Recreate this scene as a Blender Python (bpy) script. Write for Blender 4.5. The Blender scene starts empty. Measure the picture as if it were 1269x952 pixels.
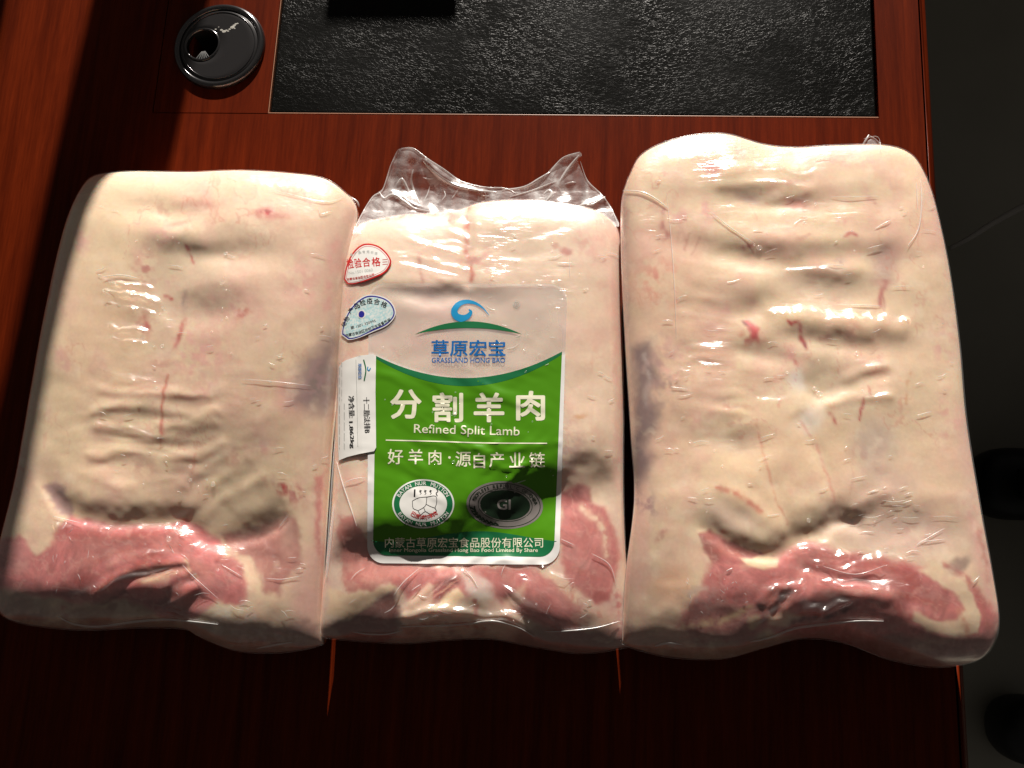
import bpy, bmesh, math, random
import numpy as np
from mathutils import Matrix, Vector

random.seed(7)
rng = np.random.default_rng(11)
S = bpy.context.scene
COL = S.collection

# ------------------------------------------------------------------ camera
PW, PH, F = 1269.0, 952.0, 1065.0          # size and focal length in photo pixels
DIST = 0.588
ex = np.array([1.0, -0.031, 0.0754]); ex /= np.linalg.norm(ex)
ey = np.array([246.0, 5276.0, -1080.0]); ey -= ex * (ey @ ex); ey /= np.linalg.norm(ey)
ez = np.cross(ex, ey)
C2W = np.array([ex, ey, ez])               # camera axes -> world axes
CAM = C2W @ np.array([0, 0, DIST])
cd = bpy.data.cameras.new('camera'); cam = bpy.data.objects.new('camera', cd); COL.objects.link(cam)
m4 = Matrix.Identity(4)
for i in range(3):
    for j in range(3): m4[i][j] = C2W[i][j]
    m4[i][3] = CAM[i]
cam.matrix_world = m4
cd.sensor_width = 36.0; cd.lens = 36.0 * F / PW; cd.clip_start = 0.02; cd.clip_end = 50
S.camera = cam

# ------------------------------------------------------------------ light
wd = bpy.data.worlds.new('World'); S.world = wd; wd.use_nodes = True
bg = wd.node_tree.nodes['Background']
bg.inputs['Color'].default_value = (1.0, 0.93, 0.84, 1); bg.inputs['Strength'].default_value = 0.038
SUN_EL, SUN_AZ = math.radians(22.5), math.radians(0.9)      # azimuth from +y towards +x
sd = Vector((math.sin(SUN_AZ) * math.cos(SUN_EL), math.cos(SUN_AZ) * math.cos(SUN_EL), math.sin(SUN_EL)))
sl = bpy.data.lights.new('sun', 'SUN'); sl.energy = 5.0; sl.angle = math.radians(0.53); sl.color = (1.0, 0.93, 0.845)
so = bpy.data.objects.new('sun', sl); COL.objects.link(so)
so.rotation_euler = sd.to_track_quat('Z', 'Y').to_euler(); so.location = (0.1, 1.5, 1.2)
S.view_settings.view_transform = 'Standard'; S.view_settings.look = 'None'
S.view_settings.exposure = 0.62; S.view_settings.gamma = 1.0; S.view_settings.use_curve_mapping = False
S.cycles.max_bounces = 10; S.cycles.transparent_max_bounces = 24; S.cycles.caustics_reflective = False
S.cycles.caustics_refractive = False; S.cycles.use_denoising = True; S.cycles.sample_clamp_indirect = 4.0

# ------------------------------------------------------------------ helpers
def at(px, py, z=0.0):
    """photo pixel -> world point on the plane of height z"""
    px = np.asarray(px, float); py = np.asarray(py, float); z = np.asarray(z, float)
    d = np.stack([(px - PW / 2) / F, -(py - PH / 2) / F, -np.ones_like(px)], -1) @ C2W.T
    t = (z - CAM[2]) / d[..., 2]
    return CAM + d * t[..., None]
def proj(v):
    c = (np.asarray(v) - CAM) @ C2W
    return PW / 2 + F * c[..., 0] / -c[..., 2], PH / 2 - F * c[..., 1] / -c[..., 2]

TAB = [rng.random((256, 256)) for _ in range(24)]
def vn(x, y, k=0):
    T = TAB[k % 24]
    xi = np.floor(x).astype(int); yi = np.floor(y).astype(int); fx = x - xi; fy = y - yi
    fx = fx * fx * fx * (fx * (fx * 6 - 15) + 10); fy = fy * fy * fy * (fy * (fy * 6 - 15) + 10)
    a = T[xi & 255, yi & 255]; b = T[(xi + 1) & 255, yi & 255]; c = T[xi & 255, (yi + 1) & 255]; d = T[(xi + 1) & 255, (yi + 1) & 255]
    return (a * (1 - fx) + b * fx) * (1 - fy) + (c * (1 - fx) + d * fx) * fy
def fbm(x, y, k=0, o=4, g=0.5):
    s = 0; a = 1; t = 0
    for i in range(o):
        s = s + a * vn(x * 2 ** i + 17.3 * i, y * 2 ** i + 5.1 * i, k + i); t += a; a *= g
    return s / t * 2 - 1
def sst(e0, e1, x):
    t = np.clip((x - e0) / (e1 - e0), 0, 1); return t * t * (3 - 2 * t)
def seg_dist(px, py, pts, closed=False):
    best = np.full(px.shape, 1e9); inside = np.zeros(px.shape, bool)
    n = len(pts)
    for i in range(n if closed else n - 1):
        x0, y0 = pts[i]; x1, y1 = pts[(i + 1) % n]
        dx, dy = x1 - x0, y1 - y0; L = dx * dx + dy * dy + 1e-9
        t = np.clip(((px - x0) * dx + (py - y0) * dy) / L, 0, 1)
        best = np.minimum(best, (px - x0 - t * dx) ** 2 + (py - y0 - t * dy) ** 2)
        if closed and y0 != y1:
            inside ^= ((y0 > py) != (y1 > py)) & (px < dx * (py - y0) / dy + x0)
    d = np.sqrt(best)
    return np.where(inside, -d, d) if closed else d
def ell(px, py, cx, cy, rx, ry, rot=0):
    c, s = math.cos(math.radians(rot)), math.sin(math.radians(rot))
    u = ((px - cx) * c + (py - cy) * s) / rx; v = (-(px - cx) * s + (py - cy) * c) / ry
    return np.sqrt(u * u + v * v)
def smooth_line(pts, n=8):
    """Catmull-Rom resample of a polyline"""
    p = np.array(pts, float); p = np.vstack([2 * p[0] - p[1], p, 2 * p[-1] - p[-2]]); out = []
    for i in range(1, len(p) - 2):
        for t in np.linspace(0, 1, n, endpoint=False):
            out.append(0.5 * (2 * p[i] + (p[i + 1] - p[i - 1]) * t + (2 * p[i - 1] - 5 * p[i] + 4 * p[i + 1] - p[i + 2]) * t * t + (3 * p[i] - p[i - 1] - 3 * p[i + 1] + p[i + 2]) * t ** 3))
    out.append(p[-2]); return np.array(out)

def mesh_obj(name, verts, faces, mat, parent=None, col=None, smooth=True):
    me = bpy.data.meshes.new(name)
    me.from_pydata([tuple(v) for v in verts] if not isinstance(verts, np.ndarray) else verts.tolist(), [], faces if isinstance(faces, list) else faces.tolist())
    if col is not None:
        at_ = me.color_attributes.new('Col', 'FLOAT_COLOR', 'POINT')
        c4 = np.ones((len(verts), 4), np.float32); c4[:, :col.shape[1]] = col
        at_.data.foreach_set('color', c4.ravel())
    if smooth: me.polygons.foreach_set('use_smooth', [True] * len(me.polygons))
    me.materials.append(mat); me.update()
    o = bpy.data.objects.new(name, me); COL.objects.link(o)
    if parent: o.parent = parent
    return o
def bm_obj(name, bm, mat, parent=None, smooth=False):
    me = bpy.data.meshes.new(name); bm.to_mesh(me); bm.free()
    if smooth: me.polygons.foreach_set('use_smooth', [True] * len(me.polygons))
    me.materials.append(mat); o = bpy.data.objects.new(name, me); COL.objects.link(o)
    if parent: o.parent = parent
    return o
def thing(name, label, cat, group=None, loc=(0, 0, 0)):
    o = bpy.data.objects.new(name, None); COL.objects.link(o); o.empty_display_size = 0.02
    o['label'] = label; o['category'] = cat
    if group: o['group'] = group
    return o
def tag(o, label, cat): o['label'] = label; o['category'] = cat; return o

# ------------------------------------------------------------------ materials
def mat_new(name):
    m = bpy.data.materials.new(name); m.use_nodes = True; nt = m.node_tree
    return m, nt, nt.nodes['Principled BSDF'], nt.nodes['Material Output']
def nd(nt, t, **kw):
    n = nt.nodes.new(t)
    for k, v in kw.items():
        if k in n.inputs: n.inputs[k].default_value = v
        else: setattr(n, k, v)
    return n
def plain(name, rgb, rough=0.5, spec=0.5, metal=0, coat=0):
    m, nt, p, out = mat_new(name)
    p.inputs['Base Color'].default_value = (*rgb, 1); p.inputs['Roughness'].default_value = rough
    p.inputs['Specular IOR Level'].default_value = spec; p.inputs['Metallic'].default_value = metal
    p.inputs['Coat Weight'].default_value = coat; p.inputs['Coat Roughness'].default_value = 0.1
    return m
def obj_coords(nt, scale=(1, 1, 1)):
    tc = nd(nt, 'ShaderNodeTexCoord'); mp = nd(nt, 'ShaderNodeMapping'); mp.inputs['Scale'].default_value = scale
    nt.links.new(tc.outputs['Object'], mp.inputs['Vector']); return mp.outputs['Vector']
def bump(nt, p, src, strength, dist, prev=None):
    b = nd(nt, 'ShaderNodeBump'); b.inputs['Strength'].default_value = strength; b.inputs['Distance'].default_value = dist
    nt.links.new(src, b.inputs['Height'])
    if prev is not None: nt.links.new(prev, b.inputs['Normal'])
    if p is not None: nt.links.new(b.outputs['Normal'], p.inputs['Normal'])
    return b.outputs['Normal']

def wood_mat():
    m, nt, p, out = mat_new('red_mahogany_veneer'); L = nt.links.new
    n1 = nd(nt, 'ShaderNodeTexNoise', Scale=1.0, Detail=6.0, Roughness=0.6); L(obj_coords(nt, (130, 5, 40)), n1.inputs['Vector'])
    n2 = nd(nt, 'ShaderNodeTexNoise', Scale=1.0, Detail=5.0, Roughness=0.65); L(obj_coords(nt, (700, 45, 300)), n2.inputs['Vector'])
    n3 = nd(nt, 'ShaderNodeTexNoise', Scale=1.0, Detail=3.0); L(obj_coords(nt, (18, 6, 18)), n3.inputs['Vector'])
    r1 = nd(nt, 'ShaderNodeValToRGB'); r1.color_ramp.elements[0].position = 0.3; r1.color_ramp.elements[1].position = 0.75
    r1.color_ramp.elements[0].color = (0.066, 0.0070, 0.0011, 1); r1.color_ramp.elements[1].color = (0.160, 0.0195, 0.0030, 1)
    L(n1.outputs['Fac'], r1.inputs['Fac'])
    r2 = nd(nt, 'ShaderNodeValToRGB'); r2.color_ramp.elements[0].position = 0.35; r2.color_ramp.elements[1].position = 0.62
    r2.color_ramp.elements[0].color = (0.72, 0.66, 0.6, 1); r2.color_ramp.elements[1].color = (1, 1, 1, 1)
    L(n2.outputs['Fac'], r2.inputs['Fac'])
    mx = nd(nt, 'ShaderNodeMix', data_type='RGBA', blend_type='MULTIPLY'); mx.inputs[0].default_value = 0.8
    L(r1.outputs['Color'], mx.inputs[6]); L(r2.outputs['Color'], mx.inputs[7])
    r3 = nd(nt, 'ShaderNodeValToRGB'); r3.color_ramp.elements[0].color = (0.7, 0.65, 0.6, 1); r3.color_ramp.elements[1].color = (1.25, 1.2, 1.15, 1)
    L(n3.outputs['Fac'], r3.inputs['Fac'])
    m2 = nd(nt, 'ShaderNodeMix', data_type='RGBA', blend_type='MULTIPLY'); m2.inputs[0].default_value = 0.8
    L(mx.outputs[2], m2.inputs[6]); L(r3.outputs['Color'], m2.inputs[7]); L(m2.outputs[2], p.inputs['Base Color'])
    p.inputs['Roughness'].default_value = 0.4; p.inputs['Specular IOR Level'].default_value = 0.06
    p.inputs['Coat Weight'].default_value = 0.04; p.inputs['Coat Roughness'].default_value = 0.16
    bump(nt, p, n2.outputs['Fac'], 0.08, 0.0004)
    return m
def leather_mat():
    m, nt, p, out = mat_new('black_leather'); L = nt.links.new
    v = obj_coords(nt, (1, 1.15, 1))
    w = nd(nt, 'ShaderNodeTexNoise', Scale=160.0, Detail=2.0); L(v, w.inputs['Vector'])
    ad = nd(nt, 'ShaderNodeMix', data_type='RGBA', blend_type='LINEAR_LIGHT'); ad.inputs[0].default_value = 0.006
    L(v, ad.inputs[6]); L(w.outputs['Color'], ad.inputs[7])
    rg = nd(nt, 'ShaderNodeTexNoise', Scale=230.0, Detail=4.0, Roughness=0.6, Distortion=0.3); rg.noise_type = 'RIDGED_MULTIFRACTAL'; L(obj_coords(nt, (.8, 1.5, 1)), rg.inputs['Vector'])
    vo = nd(nt, 'ShaderNodeTexVoronoi', Scale=300.0, feature='DISTANCE_TO_EDGE'); L(ad.outputs[2], vo.inputs['Vector'])
    mr = nd(nt, 'ShaderNodeMapRange'); mr.inputs[1].default_value = 0.0; mr.inputs[2].default_value = 0.08; L(vo.outputs['Distance'], mr.inputs[0])
    mk = nd(nt, 'ShaderNodeTexNoise', Scale=24.0, Detail=4.0); L(v, mk.inputs['Vector']); mkr = nd(nt, 'ShaderNodeMapRange'); mkr.inputs[1].default_value = .38; mkr.inputs[2].default_value = .68; mkr.inputs[3].default_value = .35; L(mk.outputs['Fac'], mkr.inputs[0])
    mm = nd(nt, 'ShaderNodeMath', operation='MULTIPLY'); L(mr.outputs[0], mm.inputs[0]); L(mkr.outputs[0], mm.inputs[1])
    n = nd(nt, 'ShaderNodeTexNoise', Scale=55.0, Detail=5.0); L(v, n.inputs['Vector'])
    big = nd(nt, 'ShaderNodeTexNoise', Scale=9.0, Detail=3.0); L(v, big.inputs['Vector'])
    rr = nd(nt, 'ShaderNodeMapRange'); rr.inputs[1].default_value = 0.3; rr.inputs[2].default_value = 0.7; rr.inputs[3].default_value = 0.26; rr.inputs[4].default_value = 0.40
    L(big.outputs['Fac'], rr.inputs[0]); L(rr.outputs[0], p.inputs['Roughness'])
    p.inputs['Base Color'].default_value = (0.0035, 0.0035, 0.003, 1); p.inputs['Specular IOR Level'].default_value = 0.11
    b1 = bump(nt, None, n.outputs['Fac'], 0.10, 0.0012)
    b2 = bump(nt, None, rg.outputs['Fac'], 0.28, 0.0004, b1)
    bump(nt, p, mm.outputs[0], 0.35, 0.0003, b2)
    return m
def meat_mat():
    m, nt, p, out = mat_new('raw_lamb'); L = nt.links.new
    at_ = nd(nt, 'ShaderNodeAttribute', attribute_name='Col')
    n = nd(nt, 'ShaderNodeTexNoise', Scale=420.0, Detail=4.0, Roughness=0.6); L(obj_coords(nt), n.inputs['Vector'])
    r = nd(nt, 'ShaderNodeValToRGB'); r.color_ramp.elements[0].position = 0.3; r.color_ramp.elements[1].position = 0.7
    r.color_ramp.elements[0].color = (0.95, 0.92, 0.91, 1); r.color_ramp.elements[1].color = (1.03, 1.03, 1.02, 1); L(n.outputs['Fac'], r.inputs['Fac'])
    mx = nd(nt, 'ShaderNodeMix', data_type='RGBA', blend_type='MULTIPLY'); mx.inputs[0].default_value = 0.8
    L(at_.outputs['Color'], mx.inputs[6]); L(r.outputs['Color'], mx.inputs[7]); L(mx.outputs[2], p.inputs['Base Color'])
    p.inputs['Subsurface Weight'].default_value = 0.7; p.inputs['Subsurface Radius'].default_value = (1.0, 0.42, 0.25)
    p.inputs['Subsurface Scale'].default_value = 0.006
    p.inputs['Roughness'].default_value = 0.5; p.inputs['Specular IOR Level'].default_value = 0.25
    bump(nt, p, n.outputs['Fac'], 0.1, 0.0004)
    return m
def film_mat(name, haze=0.05, rough=0.13, gloss=1.6, bumpy=0.35, haze_var=0, wrinkle=0):
    """thin clear plastic: light passes straight through, a share is mirrored, a little is scattered"""
    m, nt, p, out = mat_new(name); L = nt.links.new; nt.nodes.remove(p)
    tr = nd(nt, 'ShaderNodeBsdfTransparent'); tr.inputs['Color'].default_value = (0.985, 0.985, 0.98, 1)
    gl = nd(nt, 'ShaderNodeBsdfGlossy', Roughness=rough); df = nd(nt, 'ShaderNodeBsdfDiffuse'); df.inputs['Color'].default_value = (0.85, 0.85, 0.84, 1)
    n = nd(nt, 'ShaderNodeTexNoise', Scale=190.0, Detail=2.0); L(obj_coords(nt, (0.8, 1.4, 1)), n.inputs['Vector'])
    nb = bump(nt, None, n.outputs['Fac'], bumpy, 0.0006)
    if wrinkle:
        wn = nd(nt, 'ShaderNodeTexNoise', Scale=1.0, Detail=3.0, Roughness=0.55, Distortion=0.4); L(obj_coords(nt, (90, 420, 200)), wn.inputs['Vector'])
        wm = nd(nt, 'ShaderNodeTexNoise', Scale=26.0, Detail=2.0); L(obj_coords(nt), wm.inputs['Vector'])
        wr_ = nd(nt, 'ShaderNodeMapRange'); wr_.inputs[1].default_value = .48; wr_.inputs[2].default_value = .66; L(wm.outputs['Fac'], wr_.inputs[0])
        wx_ = nd(nt, 'ShaderNodeMath', operation='MULTIPLY'); L(wn.outputs['Fac'], wx_.inputs[0]); L(wr_.outputs[0], wx_.inputs[1])
        nb = bump(nt, None, wx_.outputs[0], wrinkle, 0.0016, nb)
    L(nb, gl.inputs['Normal'])
    fr = nd(nt, 'ShaderNodeFresnel', IOR=1.45); L(nb, fr.inputs['Normal'])
    ge = nd(nt, 'ShaderNodeNewGeometry'); mi = nd(nt, 'ShaderNodeMapRange'); mi.inputs[3].default_value = 1.45; mi.inputs[4].default_value = 1 / 1.45
    L(ge.outputs['Backfacing'], mi.inputs[0]); L(mi.outputs[0], fr.inputs['IOR'])   # a sheet mirrors alike from both sides
    mu = nd(nt, 'ShaderNodeMath', operation='MULTIPLY'); mu.inputs[1].default_value = gloss; mu.use_clamp = True; L(fr.outputs[0], mu.inputs[0])
    m1 = nd(nt, 'ShaderNodeMixShader'); m1.inputs[0].default_value = haze; L(tr.outputs[0], m1.inputs[1]); L(df.outputs[0], m1.inputs[2])
    mn = nd(nt, 'ShaderNodeMath', operation='MINIMUM'); mn.inputs[1].default_value = 0.45; L(mu.outputs[0], mn.inputs[0]); L(mn.outputs[0], gl.inputs['Color'])
    m2 = nd(nt, 'ShaderNodeAddShader'); L(m1.outputs[0], m2.inputs[0]); L(gl.outputs[0], m2.inputs[1])
    L(m2.outputs[0], out.inputs['Surface'])
    if haze_var:      # cloudy patches of scuffed, doubled-up film
        hn = nd(nt, 'ShaderNodeTexNoise', Scale=95.0, Detail=5.0, Roughness=0.6, Distortion=0.6); L(obj_coords(nt), hn.inputs['Vector'])
        hr_ = nd(nt, 'ShaderNodeMapRange'); hr_.inputs[1].default_value = .42; hr_.inputs[2].default_value = .72; hr_.inputs[3].default_value = haze; hr_.inputs[4].default_value = haze_var
        L(hn.outputs['Fac'], hr_.inputs[0]); L(hr_.outputs[0], m1.inputs[0])
    return m
def label_mat():
    """sticker sheet: colour and opacity come with the sheet itself (clear film head, opaque white margin)"""
    m, nt, p, out = mat_new('label_sheet'); L = nt.links.new
    at_ = nd(nt, 'ShaderNodeAttribute', attribute_name='Col')
    L(at_.outputs['Color'], p.inputs['Base Color']); L(at_.outputs['Alpha'], p.inputs['Alpha'])
    p.inputs['Roughness'].default_value = 0.34; p.inputs['Specular IOR Level'].default_value = 0.45
    return m
def ink(name, rgb, rough=0.32): return plain(name, rgb, rough, 0.4)

M_WOOD = wood_mat(); M_LEATHER = leather_mat(); M_MEAT = meat_mat()
M_FILM = film_mat('clear_vacuum_film', 0.03, 0.25, 3.4, 0.38, 0, 0.55)
M_FLAP = film_mat('crumpled_clear_film', 0.13, 0.24, 1.3, 0.35, 0.55)
M_CREASE = film_mat('film_crease', 0.42, 0.22, 1.6, 0.3)
M_SHEET = label_mat()

# ------------------------------------------------------------------ desk, floor, window
def box_bm(x0, x1, y0, y1, z0, z1, bev=0.0, seg=2):
    bm = bmesh.new(); bmesh.ops.create_cube(bm, size=1)
    for v in bm.verts:
        v.co = Vector((x0 if v.co.x < 0 else x1, y0 if v.co.y < 0 else y1, z0 if v.co.z < 0 else z1))
    if bev: bmesh.ops.bevel(bm, geom=bm.edges[:], offset=bev, segments=seg, affect='EDGES', profile=0.5)
    return bm
gxr = float(at(1145.5, 100)[0]); exr = float(at(1158, 130)[0])           # groove and outer edge on the right
pxl = float(at(340, 70)[0]); pxr = float(at(1085.5, 70)[0]); pyb = float(at(710, 143.5)[1])
cxl = float(at(199, 70)[0])
YB, YF, XL, TH = 0.92, -0.40, -0.60, 0.045
desk = thing('desk', 'reddish brown mahogany desk with inset black leather panel under the meat packages', 'desk')
g = 0.0004
bm = bmesh.new()
ring_ = [(XL, YF), (gxr - g, YF), (gxr - g, YB), (pxr + g, YB), (pxr + g, pyb - g), (cxl - g, pyb - g), (cxl - g, YB), (XL, YB)]
f0 = bm.faces.new([bm.verts.new((x, y, 0)) for x, y in ring_])
ex_ = bmesh.ops.extrude_face_region(bm, geom=[f0]); bmesh.ops.translate(bm, verts=[v for v in ex_['geom'] if isinstance(v, bmesh.types.BMVert)], vec=(0, 0, -TH))
bmesh.ops.recalc_face_normals(bm, faces=bm.faces[:])
bm_obj('top_panel', bm, M_WOOD, desk)
CABLE_PANEL = 1
bm_obj('leather_panel', box_bm(pxl + 0.0012, pxr - 0.0012, pyb + 0.0014, YB, -TH, -0.0012, 0.0012, 3), M_LEATHER, desk)
M_TRIM = plain('worn_lacquer_edge', (0.42, 0.20, 0.12), 0.35, 0.5)
bm_obj('inlay_edge', box_bm(pxl, pxr, pyb, pyb + 0.0007, -0.01, 0.0002, 0.0002), M_TRIM, desk)
bm_obj('inlay_edge', box_bm(pxl, pxl + 0.0006, pyb + 0.0008, YB, -0.01, 0.0001, 0.0002), M_TRIM, desk)
# rounded moulding along the right edge
prof = [(gxr + g, -TH), (gxr + g, -0.0008), (gxr + 0.0012, 0.0)]
for k in range(9):
    a = math.pi / 2 * (1 - k / 8); prof.append((exr - 0.0075 + 0.0075 * math.cos(a), -0.0075 + 0.0075 * math.sin(a)))
prof.append((exr, -TH))
vs = []; fs = []
for y in (YF, YB):
    for (x, z) in prof: vs.append((x, y, z))
n = len(prof)
for i in range(n): fs.append([i, (i + 1) % n, n + (i + 1) % n, n + i])
fs.append(list(range(n))[::-1]); fs.append(list(range(n, 2 * n)))
mesh_obj('edge_moulding', vs, fs, M_WOOD, desk)
M_DARKWOOD = plain('dark_carcass', (0.02, 0.008, 0.005), 0.6)
bm_obj('carcass', box_bm(XL + 0.02, gxr - 0.02, YF + 0.02, YB - 0.02, -0.748, -TH - 0.001), M_DARKWOOD, desk)

def floor_mat():
    m, nt, p, out = mat_new('grey_floor'); L = nt.links.new
    n = nd(nt, 'ShaderNodeTexNoise', Scale=6.0, Detail=6.0); L(obj_coords(nt), n.inputs['Vector'])
    r = nd(nt, 'ShaderNodeValToRGB'); r.color_ramp.elements[0].color = (0.26, 0.24, 0.195, 1); r.color_ramp.elements[1].color = (0.38, 0.355, 0.29, 1)
    L(n.outputs['Fac'], r.inputs['Fac']); L(r.outputs['Color'], p.inputs['Base Color']); p.inputs['Roughness'].default_value = 0.5
    return m
fl = bm_obj('floor', box_bm(-2.2, 2.2, -1.6, 1.6, -0.80, -0.75), floor_mat()); fl['kind'] = 'structure'

# cable grommet in the desk top
M_GROM = plain('black_chrome', (0.13, 0.125, 0.13), 0.16, 0.6, 0.9)
M_GROMLID = plain('smoked_gloss_plastic', (0.034, 0.032, 0.033), 0.22, 0.6, 0.4)
M_HOLE = plain('dark_tube', (0.006, 0.006, 0.006), 0.6)
gc = at(271, 56, 0.003); R0 = 0.5 * float(np.linalg.norm(at(327, 50) - at(215, 58)))
grom = thing('cable_grommet', 'round black chromed cable grommet with off-centre hole beside the leather panel', 'grommet')
def lathe(name, prof, mat, parent, cx, cy, n=72, z=0):
    vs, fs = [], []
    for i in range(n):
        a = 2 * math.pi * i / n
        for r, zz in prof: vs.append((cx + r * math.cos(a), cy + r * math.sin(a), z + zz))
    k = len(prof)
    for i in range(n):
        for j in range(k - 1): fs.append([i * k + j, ((i + 1) % n) * k + j, ((i + 1) % n) * k + j + 1, i * k + j + 1])
    return mesh_obj(name, vs, fs, mat, parent)
gx, gy = float(gc[0]), float(gc[1])
lathe('flange', [(R0, 0.0002), (R0 * .995, 0.002), (R0 * .975, 0.0034), (R0 * .94, 0.0042), (R0 * .90, 0.0042), (R0 * .88, 0.0037), (R0 * .86, 0.0030), (R0 * .85, 0.0012)], M_GROM, grom, gx, gy)
hx, hy = gx - 0.365 * R0, gy + 0.02 * R0; hr = 0.37 * R0
vs, fs = [], []
n = 96                                                  # lid with an eccentric hole, ring-bridged
for k in range(7):
    t = k / 6
    for i in range(n):
        a = 2 * math.pi * i / n
        xo, yo = gx + R0 * .85 * math.cos(a), gy + R0 * .85 * math.sin(a); xi, yi = hx + hr * math.cos(a), hy + hr * math.sin(a)
        z = 0.0030 if 0 < k < 6 else (0.0026 if k == 0 else 0.0024)
        tt = [0, 0.02, 0.25, 0.5, 0.75, 0.97, 1][k]
        vs.append((xo + (xi - xo) * tt, yo + (yi - yo) * tt, z))
for k in range(6):
    for i in range(n): fs.append([k * n + i, k * n + (i + 1) % n, (k + 1) * n + (i + 1) % n, (k + 1) * n + i])
lid = mesh_obj('lid', vs, fs, M_GROMLID, grom)
q_ = R0 * .6; o4 = [(cxl + g, pyb + g), (pxl - g, pyb + g), (pxl - g, YB), (cxl + g, YB)]; i4 = [(gx - q_, gy - q_), (gx + q_, gy - q_), (gx + q_, gy + q_), (gx - q_, gy + q_)]
vs = [(x, y, -0.0002) for x, y in o4 + i4] + [(x, y, -TH) for x, y in o4 + i4]
fs = [[k, (k + 1) % 4, 4 + (k + 1) % 4, 4 + k] for k in range(4)] + [[8 + k, 8 + (k + 1) % 4, (k + 1) % 4, k] for k in range(4)] + [[4 + k, 4 + (k + 1) % 4, 12 + (k + 1) % 4, 12 + k] for k in range(4)] + [[12 + k, 12 + (k + 1) % 4, 8 + (k + 1) % 4, 8 + k] for k in range(4)]
mesh_obj('cable_panel', vs, fs, M_WOOD, desk, smooth=False)
lathe('lid_ring', [(R0 * .800, 0.0029), (R0 * .797, 0.0034), (R0 * .785, 0.0034), (R0 * .782, 0.0029)], M_GROM, lid, gx, gy)
lathe('hole_rim', [(hr + 0.0009, 0.0029), (hr + 0.0004, 0.0037), (hr - 0.0006, 0.0036), (hr - 0.001, 0.002)], M_GROM, lid, hx, hy)
lathe('tube', [(hr - 0.0010, 0.0022), (hr - 0.0012, 0.0004), (hr - 0.0014, -0.038), (hr * .0, -0.0381)], M_HOLE, grom, hx, hy)
bm = bmesh.new()                                        # brush bristles showing in the hole
for k in range(6):
    a = math.radians(-95 + k * 9); c0 = Vector((hx + hr * .25 * math.cos(a), hy - hr * .30 + hr * .1 * math.sin(a), 0.0012)); c1 = Vector((hx + hr * .9 * math.cos(math.radians(-110 + k * 10)), hy + hr * .88 * math.sin(math.radians(-110 + k * 10)), 0.0009))
    d = (c1 - c0).normalized().cross(Vector((0, 0, 1))) * 0.00022
    v = [bm.verts.new(c0 - d), bm.verts.new(c0 + d), bm.verts.new(c1 + d), bm.verts.new(c1 - d)]
    v2 = [bm.verts.new(q.co + Vector((0, 0, 0.0005))) for q in v]
    bm.faces.new(v2)
    for i in range(4): bm.faces.new([v[i], v[(i + 1) % 4], v2[(i + 1) % 4], v2[i]])
bm_obj('bristles', bm, plain('grey_bristle', (0.30, 0.30, 0.30), 0.4), grom)
bm = bmesh.new()                                        # flaked spots of worn plating
for (sx, sy, r) in [(.02, .40, .035), (.08, .36, .05), (.13, .39, .03), (-.11, .42, .025), (.20, .42, .03), (.255, .47, .055), (.29, .52, .04), (.32, .56, .03), (.36, .575, .025), (.31, .44, .02), (-.05, .48, .015), (.17, .37, .025)]:
    bmesh.ops.create_icosphere(bm, subdivisions=1, radius=R0 * r * .85, matrix=Matrix.Translation((gx + sx * R0, gy + sy * R0 * .9, 0.0031)) @ Matrix.Diagonal((1.2, .8, .06, 1)) @ Matrix.Rotation(sx * 9, 4, 'Z'))
wp = bm_obj('worn_plating', bm, plain('bare_plating', (0.42, 0.40, 0.36), 0.5), lid); wp['kind'] = 'stuff'

# window post beyond the picture that throws the long dark band across the left of the desk
def sun_cast(p, dist):
    """point that lies dist metres (horizontally) towards the sun from a desk point"""
    h = math.hypot(sd.x, sd.y); return Vector((p[0] + sd.x / h * dist, p[1] + sd.y / h * dist, p[2] + sd.z / h * dist))
M_FRAME = plain('grey_window_frame', (0.3, 0.3, 0.3), 0.5)
def post(name, left, right, yw=1.24):
    """upright whose two edges throw the two given lines (photo pixels on the desk)"""
    vs = []
    for (p0, p1) in (left, right):
        q = []
        for p in (p0, p1):
            a = at(*p); t = (yw - a[1]) / sd.y; q.append(np.array([a[0] + t * sd.x, yw, a[2] + t * sd.z]))
        for z in (0.201, 1.5):
            k = (z - q[0][2]) / (q[1][2] - q[0][2]); vs.append(q[0] + (q[1] - q[0]) * k)
    v = [vs[0], vs[2], vs[3], vs[1]]; v = v + [w + np.array([0, .05, 0]) for w in v]
    o = mesh_obj(name, v, [[0, 1, 2, 3], [7, 6, 5, 4], [0, 4, 5, 1], [1, 5, 6, 2], [2, 6, 7, 3], [3, 7, 4, 0]], M_FRAME, smooth=False); o['kind'] = 'structure'; return o
post('window_post', ((119.6, 0), (59.8, 260)), ((232, 109), (206.6, 214)))
post('window_post', ((-140, 0), (-190, 220)), ((10.4, 0), (2.3, 44)))
wl = bm_obj('sun_blocking_wall', box_bm(-2.2, 2.2, 1.22, 1.34, -0.75, 0.16, 0.003), plain('grey_wall', (0.35, 0.34, 0.32), 0.8)); wl['kind'] = 'structure'  # low wall out of view, added to keep sun off the floor
# block standing farther back on the desk whose shadow tip reaches the leather
a = at(403, 10); b = at(566, 10); tip = at(480, 27); yb = YB - 0.08
hgt = (yb + 0.001 - tip[1]) / math.cos(SUN_AZ) * math.tan(SUN_EL); dx = (yb - tip[1]) * math.tan(SUN_AZ)
bk = bm_obj('desk_block', box_bm(a[0] + dx, b[0] + dx, yb, yb + 0.04, -0.0011, hgt, 0.003), plain('grey_block', (0.1, 0.1, 0.1), 0.5))
tag(bk, 'upright block at the back of the desk whose shadow falls on the leather', 'block')

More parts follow.
